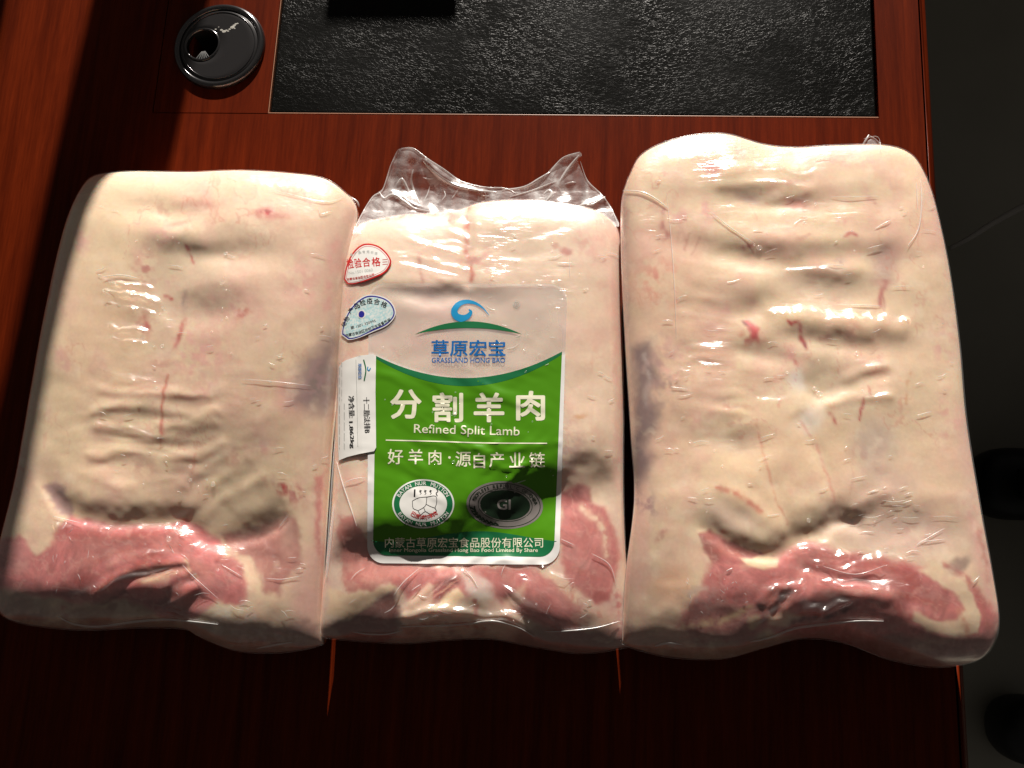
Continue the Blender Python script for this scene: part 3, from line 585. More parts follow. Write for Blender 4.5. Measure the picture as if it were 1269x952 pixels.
p2_col = [
    ('ell', (600, 300, 180, 60, 0), np.array([.80, .62, .49]), .6, .5, 6), ('ell', (740, 480, 35, 150, 0), np.array([.76, .58, .43]), .6, .5, 6),
    ('line', [(583, 255), (579, 280), (580, 310), (584, 345)], np.array([.66, .2, .14]), .75, 3, 2), ('line', [(470, 272), (520, 268), (578, 268)], np.array([.66, .2, .14]), .55, 2, 2), ('blot', (590, 325, 22, 18, 0), PINK, .7, 0, 3), ('blot', (560, 272, 24, 6, 0), ROSE, .5, 0, 2),
    ('ell', (704, 311, 7, 5, 0), ROSE, .8, .6, 3), ('ell', (690, 306, 5, 4, 0), ROSE, .5, .6, 3), ('line', [(518, 318), (521, 330), (524, 348)], ROSE, .5, 3, 2), ('ell', (535, 362, 34, 7, 0), MAUVE, .35, .8, 4), ('blot', (730, 295, 20, 20, 0), PINK, .5, 0, 3),
    ('ell', (718, 517, 8, 3, -10), np.array([.62, .3, .12]), .6, .6, 2), ('line', [(760, 340), (765, 420), (768, 520), (768, 600)], PINK, .45, 7, 4), ('blot', (700, 560, 25, 30, 0), MAUVE, .35, 0, 4), ('line', [(425, 590), (440, 600), (455, 612)], PINK, .5, 8, 4),
    ('poly', [(696, 610), (718, 600), (730, 604), (734, 622), (750, 628), (762, 655), (768, 690), (763, 722), (756, 742), (736, 748), (720, 735), (704, 716), (694, 690), (694, 650)], np.array([.56, .165, .165]), .9, 5, 3),
    ('line', [(722, 627), (742, 645), (750, 668), (751, 690)], np.array([.76, .56, .42]), .95, 5, 2), ('poly', [(696, 608), (718, 599), (731, 606), (732, 622), (712, 622), (700, 630)], np.array([.26, .06, .06]), .6, 4, 3),
    ('poly', [(500, 705), (600, 699), (668, 703), (695, 722), (722, 748), (722, 772), (700, 790), (660, 775), (620, 742), (600, 735), (556, 742), (520, 752), (498, 738), (478, 722)], np.array([.56, .16, .165]), .88, 8, 5),
    ('poly', [(418, 640), (438, 636), (450, 664), (470, 690), (520, 702), (505, 722), (480, 722), (458, 732), (432, 736), (420, 715)], np.array([.54, .18, .16]), .85, 4, 4), ('blot', (440, 690, 24, 40, 0), ROSE, .5, 0, 3),
    ('poly', [(408, 728), (430, 736), (456, 734), (482, 720), (490, 726), (464, 742), (452, 762), (430, 770), (406, 762)], np.array([.78, .58, .40]), .92, 3, 3), ('poly', [(452, 752), (470, 738), (484, 730), (492, 750), (498, 775), (470, 800), (430, 800), (404, 775), (430, 768)], DEEP, .9, 4, 3),
    ('poly', [(566, 704), (588, 708), (606, 722), (612, 740), (592, 746), (574, 732)], np.array([.78, .68, .62]), .75, 5, 4), ('poly', [(496, 766), (508, 740), (530, 722), (540, 724), (532, 745), (516, 762)], np.array([.78, .56, .42]), .85, 3, 3), ('poly', [(540, 752), (548, 735), (566, 728), (574, 742), (560, 756)], CREAM, .9, 3, 3),
    ('line', [(498, 770), (545, 762), (590, 768), (630, 768), (658, 790)], np.array([.84, .62, .50]), .95, 9, 2), ('line', [(505, 777), (550, 772), (600, 777)], np.array([.6, .2, .14]), .6, 3, 2), ('line', [(585, 745), (590, 765)], BLOOD, .5, 3, 2),
    ('poly', [(622, 742), (640, 732), (652, 722), (650, 745), (632, 756)], np.array([.74, .5, .38]), .8, 4, 3), ('line', [(672, 708), (692, 722), (714, 742), (722, 760)], np.array([.78, .58, .44]), .9, 8, 3), ('ell', (745, 765, 26, 14, 0), np.array([.72, .46, .34]), .6, .6, 5), ('ell', (727, 770, 10, 8, 0), DEEP, .6, .6, 4), ('poly', [(640, 778), (680, 775), (735, 785), (765, 780), (750, 812), (640, 806)], DEEP, .6, 6, 5), ('line', [(765, 740), (772, 790)], MEAT, .6, 7, 4),
    ('poly', [(395, 775), (480, 782), (560, 784), (640, 788), (700, 784), (785, 778), (790, 830), (390, 830)], np.array([.27, .135, .115]), .72, 7, 8), ('blot', (560, 788, 60, 8, 0), np.array([.6, .42, .32]), .6, 0, 5)]  # dark band over the near end: lean tone and shade painted into the colour
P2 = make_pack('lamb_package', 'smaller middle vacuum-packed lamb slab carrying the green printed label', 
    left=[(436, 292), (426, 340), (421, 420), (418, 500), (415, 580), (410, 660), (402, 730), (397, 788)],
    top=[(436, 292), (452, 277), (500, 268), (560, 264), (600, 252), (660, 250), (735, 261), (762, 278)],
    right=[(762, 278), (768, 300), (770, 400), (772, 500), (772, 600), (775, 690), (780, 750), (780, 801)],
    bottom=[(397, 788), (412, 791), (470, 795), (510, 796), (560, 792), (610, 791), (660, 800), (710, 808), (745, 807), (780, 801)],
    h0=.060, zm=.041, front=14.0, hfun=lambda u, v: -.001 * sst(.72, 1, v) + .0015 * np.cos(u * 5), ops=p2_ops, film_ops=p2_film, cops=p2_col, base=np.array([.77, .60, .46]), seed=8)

# ---- right slab, the largest
p3_ops = [('s', [(760, 640), (860, 640), (920, 668), (965, 676), (1010, 652), (1060, 636), (1240, 655)], 36, -1.6),
    
    ('b', 840, 205, 50, 24, 0, 1.5), ('b', 975, 186, 30, 9, 0, -2.5), ('r', [(900, 212), (950, 206), (1000, 212)], 6, 1.4), ('r', [(895, 228), (950, 224), (1005, 232)], 6, 1.4), ('r', [(950, 246), (1000, 240)], 5, 1.0),
    ('b', 930, 246, 44, 10, 6, -1.5), ('b', 975, 252, 50, 9, 0, -1.8), ('b', 930, 290, 55, 12, 5, 1.6), ('b', 1060, 246, 70, 12, 0, -1.2), ('b', 990, 300, 70, 10, 0, 1.2), ('b', 930, 322, 56, 11, 14, -2.6), ('b', 1060, 315, 60, 10, 0, -1.2),
    ('b', 940, 352, 34, 14, 0, 2.2), ('b', 1015, 336, 50, 9, 0, 1.8), ('b', 1020, 358, 58, 16, 6, -2.6), ('b', 1100, 330, 24, 16, 0, -2.2), ('r', [(950, 388), (1000, 394), (1060, 402), (1115, 408)], 11, 3.4), ('b', 1035, 425, 60, 10, 6, -2.0),
    ('b', 945, 386, 26, 12, 0, -2.2), ('b', 945, 415, 24, 12, 0, 1.6), ('b', 945, 440, 36, 9, 10, -2.0), ('b', 1012, 480, 26, 16, -15, -3.8), ('r', [(1015, 492), (1050, 478), (1095, 464)], 6, -1.6), ('r', [(1030, 500), (1065, 492), (1105, 494)], 5, 1.4), ('r', [(1050, 470), (1100, 452)], 5, 1.2),
    ('w', 880, 420, 34, 60, 4, 10, .7, 3), ('w', 905, 500, 26, 40, 4, 10, .9, 5), ('b', 910, 548, 34, 16, 6, -3.2), ('b', 985, 505, 14, 20, 0, 1.5),
    ('b', 960, 560, 60, 70, 20, 3.0), ('b', 1015, 625, 36, 22, -10, 2.0), ('r', [(992, 520), (1020, 575), (1040, 640)], 8, -2.0), ('b', 1090, 560, 60, 50, 0, -1.6), ('r', [(1042, 642), (1070, 622), (1100, 612)], 6, 1.6), ('r', [(1045, 652), (1080, 640)], 6, -1.6),
    ('r', [(892, 605), (930, 628), (968, 660)], 8, 1.3), ('r', [(888, 622), (925, 645), (955, 668)], 8, -1.1), ('r', [(960, 605), (975, 640), (982, 660)], 6, -1.0),
    ('v', [(862, 652), (885, 664), (920, 682), (960, 690), (985, 674), (1015, 662), (1042, 644), (1075, 655)], 14, 9, -2.4), ('b', 1110, 650, 60, 20, 0, -2.5), ('b', 940, 665, 26, 12, 10, 1.5),
    ('b', 1060, 718, 100, 28, 6, 2.0), ('b', 905, 728, 44, 26, -15, 1.8), ('b', 1180, 752, 44, 36, 40, 1.8), ('b', 1160, 745, 20, 20, 0, -1.5), ('b', 820, 700, 36, 60, 0, 1.5),
    ('r', [(1000, 705), (1040, 716), (1080, 722)], 5, -1.8), ('r', [(990, 740), (1030, 732), (1100, 740)], 8, 2.6), ('r', [(960, 760), (1010, 762), (1055, 752)], 7, -2.2), ('r', [(945, 748), (962, 730), (990, 728)], 5, 1.8), ('w', 965, 745, 26, 20, -50, 9, 1.4, 7), ('b', 1010, 785, 80, 12, 0, -4.0), ('b', 900, 760, 50, 14, -12, -2.0)]
p3_film = [('r', [(955, 394), (973, 389), (993, 384)], 4.5, 1.7), ('r', [(975, 396), (993, 391), (1013, 386)], 4.5, 1.7), ('r', [(996, 398), (1014, 393), (1034, 388)], 4.5, 1.7), ('r', [(1018, 401), (1036, 396), (1056, 391)], 4.5, 1.7), ('r', [(1040, 404), (1058, 399), (1078, 394)], 4.5, 1.7), ('r', [(1062, 408), (1080, 403), (1100, 398)], 4.5, 1.7), ('r', [(1082, 412), (1100, 407), (1120, 402)], 4.5, 1.7), ('r', [(930, 215), (955, 214), (975, 222)], 3.5, 1.0), ('r', [(960, 230), (985, 233), (1000, 232)], 3, 1.0), ('r', [(905, 205), (940, 206), (970, 212)], 3, .8), ('r', [(860, 184), (880, 190), (830, 196)], 6, .8),
    ('r', [(990, 682), (1030, 686), (1070, 694)], 6, 2.2), ('r', [(1085, 696), (1120, 704), (1135, 716)], 6, 2.0), ('r', [(1020, 724), (1060, 730), (1100, 733)], 4, 1.5), ('r', [(985, 735), (995, 720), (1012, 700)], 5, 1.6), ('r', [(1000, 755), (1025, 752), (1050, 748)], 3.5, 1.3), ('r', [(955, 735), (965, 728), (975, 732)], 2.5, 1.0), ('r', [(962, 748), (972, 740), (985, 745)], 2.5, 1.0), ('r', [(1075, 458), (1092, 455), (1102, 456)], 2.5, .8), ('r', [(1065, 496), (1085, 494), (1105, 494)], 2.5, .8), ('r', [(940, 498), (970, 500)], 4, .7), ('r', [(980, 338), (1010, 336), (1040, 340)], 4, 1.0),
    ('w', 960, 215, 60, 24, 2, 9, .55, 4), ('w', 985, 245, 40, 14, 0, 8, .4, 6), ('w', 1040, 402, 80, 10, 4, 10, .4, 7), ('w', 882, 430, 30, 60, 4, 9, .35, 8), ('w', 1075, 475, 40, 30, -12, 9, .5, 9), ('w', 1050, 712, 80, 28, 8, 10, 1.1, 2), ('w', 1020, 735, 50, 26, -20, 8, 1.1, 3), ('w', 965, 742, 26, 22, -50, 7, .6, 5), ('w', 930, 640, 50, 30, 32, 11, .5, 6), ('w', 1070, 635, 40, 20, -20, 9, .4, 1), ('w', 1000, 300, 120, 50, 2, 14, .25, 2), ('w', 830, 530, 30, 90, 2, 12, .15, 3)]
p3_col = [
    ('ell', (960, 560, 80, 130, 12), CREAM, .6, .5, 6), ('ell', (1140, 430, 45, 160, -6), np.array([.78, .59, .42]), .6, .5, 6), ('ell', (840, 430, 46, 160, 4), np.array([.76, .50, .37]), .55, .5, 6), ('ell', (1000, 470, 60, 60, 0), GREY, .25, .6, 8), ('ell', (1020, 352, 60, 18, 5), GREY, .25, .6, 6),
    ('blot', (884, 209, 11, 9, 20), BLOOD, .95, 0, 3), ('ell', (884, 209, 6, 6, 0), BLOOD, .6, .6, 5), ('blot', (885, 205, 26, 18, 0), PINK, .6, 0, 4), ('line', [(823, 262), (819, 278), (829, 290), (822, 296)], ROSE, .6, 3.5, 3), ('line', [(857, 290), (851, 300), (847, 312)], ROSE, .5, 2, 2), ('line', [(866, 296), (858, 315)], ROSE, .4, 1.5, 2), ('blot', (840, 268, 20, 10, 0), PINK, .7, 0, 3), ('blot', (875, 262, 12, 16, 0), PINK, .7, 0, 3), ('blot', (815, 345, 30, 30, 0), np.array([.74, .36, .27]), .6, 0, 3), ('blot', (835, 450, 30, 40, 0), PINK, .4, 0, 3),
    ('ell', (930, 244, 14, 7, 10), MAUVE, .6, .8, 4), ('ell', (987, 252, 16, 7, 0), ROSE, .75, .7, 4), ('ell', (980, 228, 14, 4, 0), ROSE, .4, .7, 3), ('line', [(922, 307), (930, 305)], BLOOD, .6, 2.5, 2), ('line', [(1045, 295), (1056, 290), (1062, 292)], BLOOD, .6, 2.2, 2), ('line', [(985, 300), (1003, 290)], ROSE, .4, 2, 2), ('blot', (1060, 200, 40, 8, 0), PINK, .6, 0, 3), ('line', [(1078, 244), (1085, 252)], ROSE, .5, 3, 2), ('blot', (1040, 325, 8, 5, 0), MAUVE, .5, 0, 2),
    ('ell', (1098, 328, 16, 24, 0), MAUVE, .55, .7, 5), ('line', [(1096, 348), (1094, 362), (1092, 378)], ROSE, .75, 4, 2), ('ell', (1095, 350, 14, 4, 0), ROSE, .5, .7, 2), ('line', [(1097, 370), (1098, 392)], ROSE, .5, 1.4, 1),
    ('poly', [(921, 398), (926, 396), (934, 404), (942, 408), (941, 418), (932, 421), (927, 412)], np.array([.62, .07, .09]), .9, 3, 4), ('line', [(921, 397), (926, 404)], DEEP, .7, 2, 1), ('blot', (932, 418, 14, 12, 0), BLOOD, .5, 0, 3),
    ('line', [(977, 398), (980, 405), (988, 402), (993, 412), (996, 424), (999, 432)], BLOOD, .8, 1.8, 3), ('line', [(996, 425), (998, 431)], DEEP, .7, 2, 1), ('line', [(980, 436), (985, 446), (988, 456)], BLOOD, .65, 2.4, 2), ('blot', (985, 445, 12, 18, 0), PINK, .7, 0, 3), ('line', [(1020, 420), (1033, 415)], ROSE, .5, 3, 2), ('line', [(1026, 513), (1032, 518), (1035, 523)], BLOOD, .75, 2.4, 2), ('line', [(1075, 480), (1077, 492)], BLOOD, .6, 1.3, 1), ('line', [(1069, 494), (1066, 508), (1064, 520)], BLOOD, .7, 1.3, 1), ('line', [(1062, 530), (1058, 575), (1054, 620)], np.array([.62, .3, .22]), .4, 1.5, 1), ('line', [(1130, 462), (1126, 478), (1124, 500)], np.array([.66, .36, .22]), .5, 2, 2), ('ell', (988, 472, 9, 12, 0), WHITE, .7, .6, 3), ('ell', (1005, 520, 14, 16, 30), WHITE, .6, .7, 4),
    ('ell', (888, 440, 22, 80, 4), PINK, .35, .6, 5), ('line', [(898, 505), (930, 506)], ROSE, .4, 4, 2), ('line', [(905, 524), (915, 522)], ROSE, .5, 4, 2), ('line', [(938, 520), (942, 545), (950, 585), (962, 625), (975, 650)], np.array([.7, .3, .2]), .5, 2, 2), ('line', [(989, 520), (1010, 550), (1026, 590), (1040, 640)], np.array([.72, .34, .26]), .5, 2.4, 2), ('line', [(890, 605), (915, 615), (940, 632)], np.array([.72, .28, .18]), .65, 4, 3), ('blot', (1175, 520, 16, 30, 0), PINK, .5, 0, 3), ('blot', (1170, 420, 14, 30, 0), PINK, .6, 0, 3), ('ell', (910, 550, 28, 14, 0), MAUVE, .3, .7, 5),
    ('ell', (1085, 548, 26, 30, 0), np.array([.46, .36, .34]), .5, .7, 6), ('ell', (1110, 660, 90, 30, 6), np.array([.52, .36, .33]), .6, .6, 6), ('ell', (905, 640, 40, 16, 28), np.array([.55, .40, .36]), .5, .7, 5), ('ell', (1095, 600, 40, 20, 0), np.array([.56, .44, .38]), .4, .7, 5),
    ('poly', [(783, 432), (800, 424), (808, 424), (818, 470), (818, 482), (808, 478), (800, 486), (816, 500), (814, 530), (804, 545), (800, 552), (808, 565), (802, 590), (790, 606), (782, 600), (786, 500)], BRUISE, .78, 11, 3), ('line', [(797, 440), (803, 470), (800, 500)], np.array([.45, .36, .33]), .7, 4, 2), ('blot', (825, 470, 18, 40, 0), MAUVE, .4, 0, 4), ('poly', [(770, 240), (776, 240), (778, 330), (778, 430), (770, 430)], MAUVE, .6, 5, 4), ('blot', (800, 625, 18, 14, 0), MAUVE, .6, 0, 3), ('line', [(818, 668), (826, 658)], ROSE, .5, 4, 3), ('ell', (830, 725, 24, 22, -20), np.array([.74, .42, .26]), .5, .6, 5), ('ell', (795, 660, 10, 60, 0), PINK, .5, .7, 4),
    ('poly', [(866, 662), (880, 652), (900, 668), (925, 682), (960, 690), (925, 698), (895, 696), (882, 704), (876, 686)], np.array([.36, .09, .08]), .92, 3, 3),
    ('poly', [(862, 738), (876, 702), (895, 692), (925, 700), (958, 700), (972, 688), (1000, 672), (1040, 682), (1100, 692), (1150, 706), (1180, 722), (1218, 735), (1238, 760), (1236, 800), (1180, 830), (1000, 800), (955, 780), (920, 800), (862, 800), (838, 772)], np.array([.60, .165, .175]), .9, 8, 5),
    ('poly', [(918, 692), (945, 690), (966, 692), (966, 703), (945, 707), (928, 703)], CREAM, .95, 2, 2), ('poly', [(845, 770), (860, 745), (895, 745), (930, 752), (950, 742), (956, 768), (920, 795), (870, 798), (848, 790)], np.array([.16, .06, .05]), .65, 6, 5), ('line', [(850, 778), (890, 772), (905, 765), (930, 752)], np.array([.62, .42, .26]), .75, 5, 3), ('ell', (935, 772, 6, 9, 0), CREAM, .6, .6, 3), ('blot', (870, 742, 22, 16, -20), np.array([.46, .34, .32]), .7, 0, 3),
    ('poly', [(944, 748), (956, 728), (972, 724), (985, 745), (980, 760), (955, 764)], np.array([.62, .22, .19]), .8, 4, 3), ('poly', [(950, 765), (975, 758), (992, 766), (975, 778), (952, 776)], np.array([.78, .54, .40]), .8, 4, 3), ('line', [(990, 690), (1060, 700), (1120, 718)], np.array([.56, .22, .2]), .6, 10, 3), ('line', [(985, 770), (1030, 764), (1056, 752)], DEEP, .75, 4, 2), ('line', [(1010, 740), (1060, 734), (1110, 736)], np.array([.62, .34, .30]), .6, 6, 3), ('line', [(1040, 716), (1085, 722)], DEEP, .4, 4, 2),
    ('poly', [(1143, 706), (1163, 702), (1182, 712), (1206, 738), (1216, 762), (1214, 784), (1196, 792), (1160, 786), (1134, 768), (1136, 758), (1160, 768), (1184, 770), (1196, 756), (1186, 742), (1166, 728)], np.array([.80, .62, .44]), .95, 3, 3), ('ell', (1160, 748, 28, 15, 35), np.array([.46, .15, .13]), .7, .6, 4), ('line', [(1190, 755), (1196, 775), (1200, 790)], np.array([.66, .3, .2]), .6, 4, 2), ('line', [(1170, 700), (1196, 715), (1218, 745), (1226, 775)], np.array([.56, .2, .17]), .7, 4, 2), ('poly', [(1110, 785), (1160, 790), (1215, 788), (1238, 760), (1240, 810), (1160, 835), (1080, 820), (1060, 800)], np.array([.24, .10, .09]), .75, 6, 5), ('ell', (1192, 700, 14, 8, -20), np.array([.25, .16, .14]), .75, .6, 4), ('line', [(1205, 640), (1220, 700), (1228, 740)], PINK, .6, 7, 4), ('line', [(1215, 660), (1226, 720)], ROSE, .4, 4, 3),
    ('poly', [(770, 770), (820, 782), (900, 786), (960, 786), (1240, 790), (1250, 840), (770, 840)], np.array([.27, .135, .115]), .72, 9, 10), ('blot', (850, 800, 60, 10, 0), np.array([.5, .36, .28]), .6, 0, 5), ('blot', (1150, 806, 60, 10, 0), np.array([.45, .25, .22]), .6, 0, 5)]  # near end browned: meat tone plus painted shade along the rim
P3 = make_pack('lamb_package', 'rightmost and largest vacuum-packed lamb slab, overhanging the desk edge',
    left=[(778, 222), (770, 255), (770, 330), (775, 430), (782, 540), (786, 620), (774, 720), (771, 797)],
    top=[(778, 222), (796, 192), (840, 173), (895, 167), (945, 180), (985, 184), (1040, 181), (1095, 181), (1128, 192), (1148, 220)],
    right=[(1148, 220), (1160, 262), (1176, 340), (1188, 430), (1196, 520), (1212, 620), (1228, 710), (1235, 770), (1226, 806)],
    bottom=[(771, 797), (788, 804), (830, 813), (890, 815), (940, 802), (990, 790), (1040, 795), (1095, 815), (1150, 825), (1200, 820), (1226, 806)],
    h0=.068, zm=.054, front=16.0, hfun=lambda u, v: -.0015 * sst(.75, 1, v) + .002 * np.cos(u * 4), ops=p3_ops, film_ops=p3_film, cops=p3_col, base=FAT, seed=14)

# ------------------------------------------------------------------ stickers and print
def dedupe_text(body, size_curve=3, bold=0.0, shear=0.0):
    cu = bpy.data.curves.new('lettering', 'FONT'); cu.body = body; cu.size = 1.0; cu.resolution_u = size_curve; cu.offset = bold; cu.shear = shear
    cu.align_x = 'LEFT'; o = bpy.data.objects.new('lettering', cu); COL.objects.link(o)
    dg = bpy.context.evaluated_depsgraph_get(); dg.update()
    me = bpy.data.meshes.new_from_object(o.evaluated_get(dg)); bpy.data.objects.remove(o); bpy.data.curves.remove(cu)
    v = np.array([q.co[:2] for q in me.vertices]).reshape(-1, 2); f = [list(p.vertices) for p in me.polygons]; bpy.data.meshes.remove(me)
    return v, f
def slice_mesh(v2, faces, step):
    """cut a flat 2-D mesh (photo pixels) by a grid so that it can follow a curved surface"""
    if v2.shape[1] == 2: v2 = np.column_stack([v2, np.zeros(len(v2))])
    bm = bmesh.new(); vs = [bm.verts.new(tuple(q)) for q in v2]
    for f in faces:
        try: bm.faces.new([vs[i] for i in f])
        except ValueError: pass
    bmesh.ops.remove_doubles(bm, verts=bm.verts[:], dist=1e-4)
    lo, hi = v2.min(0), v2.max(0)
    for ax in (0, 1):
        c = math.floor(lo[ax] / step) * step + step
        while c < hi[ax]:
            co = [0, 0, 0]; no = [0, 0, 0]; co[ax] = c; no[ax] = 1
            bmesh.ops.bisect_plane(bm, geom=bm.verts[:] + bm.edges[:] + bm.faces[:], plane_co=co, plane_no=no, dist=1e-5)
            c += step
    bm.verts.ensure_lookup_table(); bm.verts.index_update()
    V = np.array([q.co[:3] for q in bm.verts]).reshape(-1, 3); Fc = [[q.index for q in f.verts] for f in bm.faces]; bm.free()
    return V, Fc
def lay(name, v2, faces, mat, parent, ras, lift, step=3.0, col=None):
    V, Fc = slice_mesh(np.asarray(v2, float), faces, step)
    z = rz(ras, V[:, 0], V[:, 1]) + lift + V[:, 2] * 4e-6; V = V[:, :2]
    p = at(V[:, 0], V[:, 1], z)
    # make every face look up
    out = []
    for f in Fc:
        a, b, c = p[f[0]], p[f[1]], p[f[2]]
        out.append(f if np.cross(b - a, c - a)[2] >= 0 else f[::-1])
    return mesh_obj(name, p, out, mat, parent, col=(col(V) if col else None))
def text_px(body, x, y, w=None, h=None, rot=0.0, bold=0.0, align='c', warp=None):
    """lettering as a flat mesh in photo pixels; (x, y) is the middle of its box"""
    v, f = dedupe_text(body)
    if bold:
        b = bold * .8; v, f = join2([(np.column_stack([v + o, np.full(len(v), float(k))]), f) for k, o in enumerate(((0, 0), (b, 0), (-b, 0), (0, b), (0, -b), (b * .7, b * .7), (-b * .7, b * .7), (b * .7, -b * .7), (-b * .7, -b * .7)))])
    lay_ = v[:, 2] if v.shape[1] == 3 else np.zeros(len(v)); v = v[:, :2]
    lo, hi = v.min(0), v.max(0); v = v - (lo + hi) / 2; ww, hh = hi - lo
    sx = (w / ww) if w else h / hh; sy = (h / hh) if h else w / ww
    v = v * [sx, -sy]
    c, s = math.cos(math.radians(rot)), math.sin(math.radians(rot))
    return np.stack([x + v[:, 0] * c - v[:, 1] * s, y + v[:, 0] * s + v[:, 1] * c, lay_], -1), f
def join2(parts):
    V, Fc, k = [], [], 0
    for v, f in parts:
        V.append(v); Fc += [[i + k for i in q] for q in f]; k += len(v)
    return np.vstack(V), Fc
def arc_px(body, cx, cy, rx, ry, a0, a1, ch, bold=0.0, inward=False, tilt=0.0):
    """letters set round an ellipse from angle a0 to a1 (degrees, 0 = right, 90 = up)"""
    parts = []; n = len(body); ct, st = math.cos(math.radians(tilt)), math.sin(math.radians(tilt))
    for i, chh in enumerate(body):
        if chh == ' ': continue
        t = math.radians(a0 + (a1 - a0) * (i + .5) / n); dx, dy = rx * math.cos(t), -ry * math.sin(t)
        tx, ty = -rx * math.sin(t), -ry * math.cos(t)
        r = math.degrees(math.atan2(ty, tx)); r = r if inward else r + 180
        parts.append(text_px(chh, cx + dx * ct - dy * st, cy + dx * st + dy * ct, h=ch, rot=r + tilt, bold=bold))
    return join2(parts)
def fan(pts):
    return np.asarray(pts, float), [list(range(len(pts)))]
def ellpts(cx, cy, rx, ry, rot=0, n=56, a0=0, a1=360):
    c, s = math.cos(math.radians(rot)), math.sin(math.radians(rot)); out = []
    for i in range(n):
        t = math.radians(a0 + (a1 - a0) * i / (n if a1 - a0 == 360 else n - 1)); x, y = rx * math.cos(t), -ry * math.sin(t); out.append((cx + x * c - y * s, cy + x * s + y * c))
    return out
def band(outer, inner, closed=True):
    o, i = np.asarray(outer, float), np.asarray(inner, float); n = len(o); v = np.vstack([o, i])
    return v, [[k, (k + 1) % n, n + (k + 1) % n, n + k] for k in range(n if closed else n - 1)]
def strip(pts, w0, w1=None, sm=6):
    """painted stroke of a given width in pixels (tapers from w0 to w1)"""
    p = smooth_line(pts, sm); d = np.gradient(p, axis=0); d /= np.linalg.norm(d, axis=1)[:, None] + 1e-9; nrm = np.stack([-d[:, 1], d[:, 0]], -1)
    w = np.linspace(w0, w0 if w1 is None else w1, len(p))[:, None] / 2
    return band(p + nrm * w, p - nrm * w, False)

# smooth print surface: the film's height with the fine ripples ironed out, plus the sheet's own creases
yy, xx = np.mgrid[0:960, 0:1280].astype(float)
lras = box_blur(box_blur(P2.ras, 3), 2)
sub = (slice(340, 712), slice(445, 715))
cr = 1.9e-3 * sculpt(xx[sub], yy[sub], [('w', 590, 520, 60, 90, 20, 11, .28, 4), ('w', 560, 600, 60, 40, 30, 9, .26, 6), ('w', 640, 590, 50, 40, -42, 9, .34, 7), ('w', 600, 385, 80, 30, -22, 8, .22, 9), ('w', 500, 440, 40, 50, 30, 14, .16, 3), ('r', [(588, 500), (586, 545), (589, 600)], 2.2, -.35), ('r', [(560, 548), (588, 556), (618, 548)], 2.5, .3), ('r', [(590, 570), (620, 582), (650, 575)], 2.5, .3)])
lras[sub] = np.maximum(box_blur(np.maximum(lras[sub], P2.ras[sub]), 1) + cr, P2.ras[sub]) + .00025
hd = sst(455, 435, yy[sub]) if False else 1 - sst(435, 460, yy[sub])      # the clear head clings closely to the film
lras[sub] = lras[sub] * (1 - hd) + (P2.ras[sub] + .00018) * hd
def q2(u, v):
    """label space (0..1) -> photo pixels"""
    a = np.array([456.0, 351]); b = np.array([703.0, 352]); c = np.array([455.0, 698]); d = np.array([693.0, 700])
    u = np.asarray(u, float)[..., None]; v = np.asarray(v, float)[..., None]
    p = a * (1 - u) * (1 - v) + b * u * (1 - v) + c * (1 - u) * v + d * u * v
    p = p + np.concatenate([6 * np.sin(np.pi * v) * (1 - u) * (1 - v), 0 * u], -1)
    return p
def rrect(u0, v0, u1, v1, r, asp=1.40, n=9):
    pts = []
    for cu, cv, s in ((u1 - r, v0 + r / asp, -90), (u1 - r, v1 - r / asp, 0), (u0 + r, v1 - r / asp, 90), (u0 + r, v0 + r / asp, 180)):
        for k in range(n):
            t = math.radians(s + 90 * k / (n - 1)); pts.append((cu + r * math.cos(t), cv + r / asp * math.sin(t)))
    return np.array(pts)
M_GREEN = ink('print_green', (0.070, 0.250, 0.005)); M_DGREEN = ink('print_dark_green', (0.012, 0.15, 0.055)); M_BLUE = ink('print_blue', (0.010, 0.14, 0.42)); M_CYAN = ink('print_cyan', (0.012, 0.26, 0.52))
M_CREAMINK = ink('print_cream', (0.78, 0.76, 0.58)); M_BLACK = ink('print_black', (0.02, 0.02, 0.022)); M_RED = ink('print_red', (0.55, 0.02, 0.02)); M_WHITE = ink('print_white', (0.80, 0.79, 0.76)); M_INKGREY = ink('print_grey', (0.45, 0.46, 0.44)); M_NAVY = ink('print_navy', (0.03, 0.03, 0.30)); M_AQUA = ink('print_aqua', (0.30, 0.62, 0.66)); M_SILVER_SHADED = plain('print_silver_shaded', (0.27, 0.24, 0.23), 0.35, 0.5, 0.3); M_EMBLEM = ink('print_emblem_dark', (0.012, 0.028, 0.014))  # silver ink darkened to hold the shadow over the right emblem

# the big label
uv = rrect(0, 0, 1, 1, .085)
outer = q2(uv[:, 0], uv[:, 1])
green_top = lambda x: 437 + 33.5 * (1 - ((x - 580) / 118.0) ** 2)          # lower rim of the clear head
def sheet_col(V):
    c = np.empty((len(V), 4)); c[:, :3] = (.80, .78, .76); arc0 = 440 + 30.5 * np.clip(1 - ((V[:, 0] - 580) / 116.0) ** 2, 0, 1); c[V[:, 1] < arc0 - 2, :3] = (.70, .64, .61)
    arc = 440 + 30.5 * np.clip(1 - ((V[:, 0] - 580) / 116.0) ** 2, 0, 1); op = sst(-3, 3, V[:, 1] - arc + 1)
    edge = -seg_dist(V[:, 0], V[:, 1], [tuple(p) for p in outer], True)
    n = fbm(V[:, 0] / 30, V[:, 1] / 30, 5, 3)
    c[:, 3] = np.clip((.36 + .08 * n + .14 * (edge < 2.5)) * (1 - op) + .96 * op, .05, 1)
    return c
lab = lay('product_label', *fan(outer), M_SHEET, P2.root, lras, 0.0, 3.0, col=sheet_col)
lab['label'] = 'large rounded label, clear head over green field with white lettering'
L1, L2, L3 = .00005, .00010, .00015
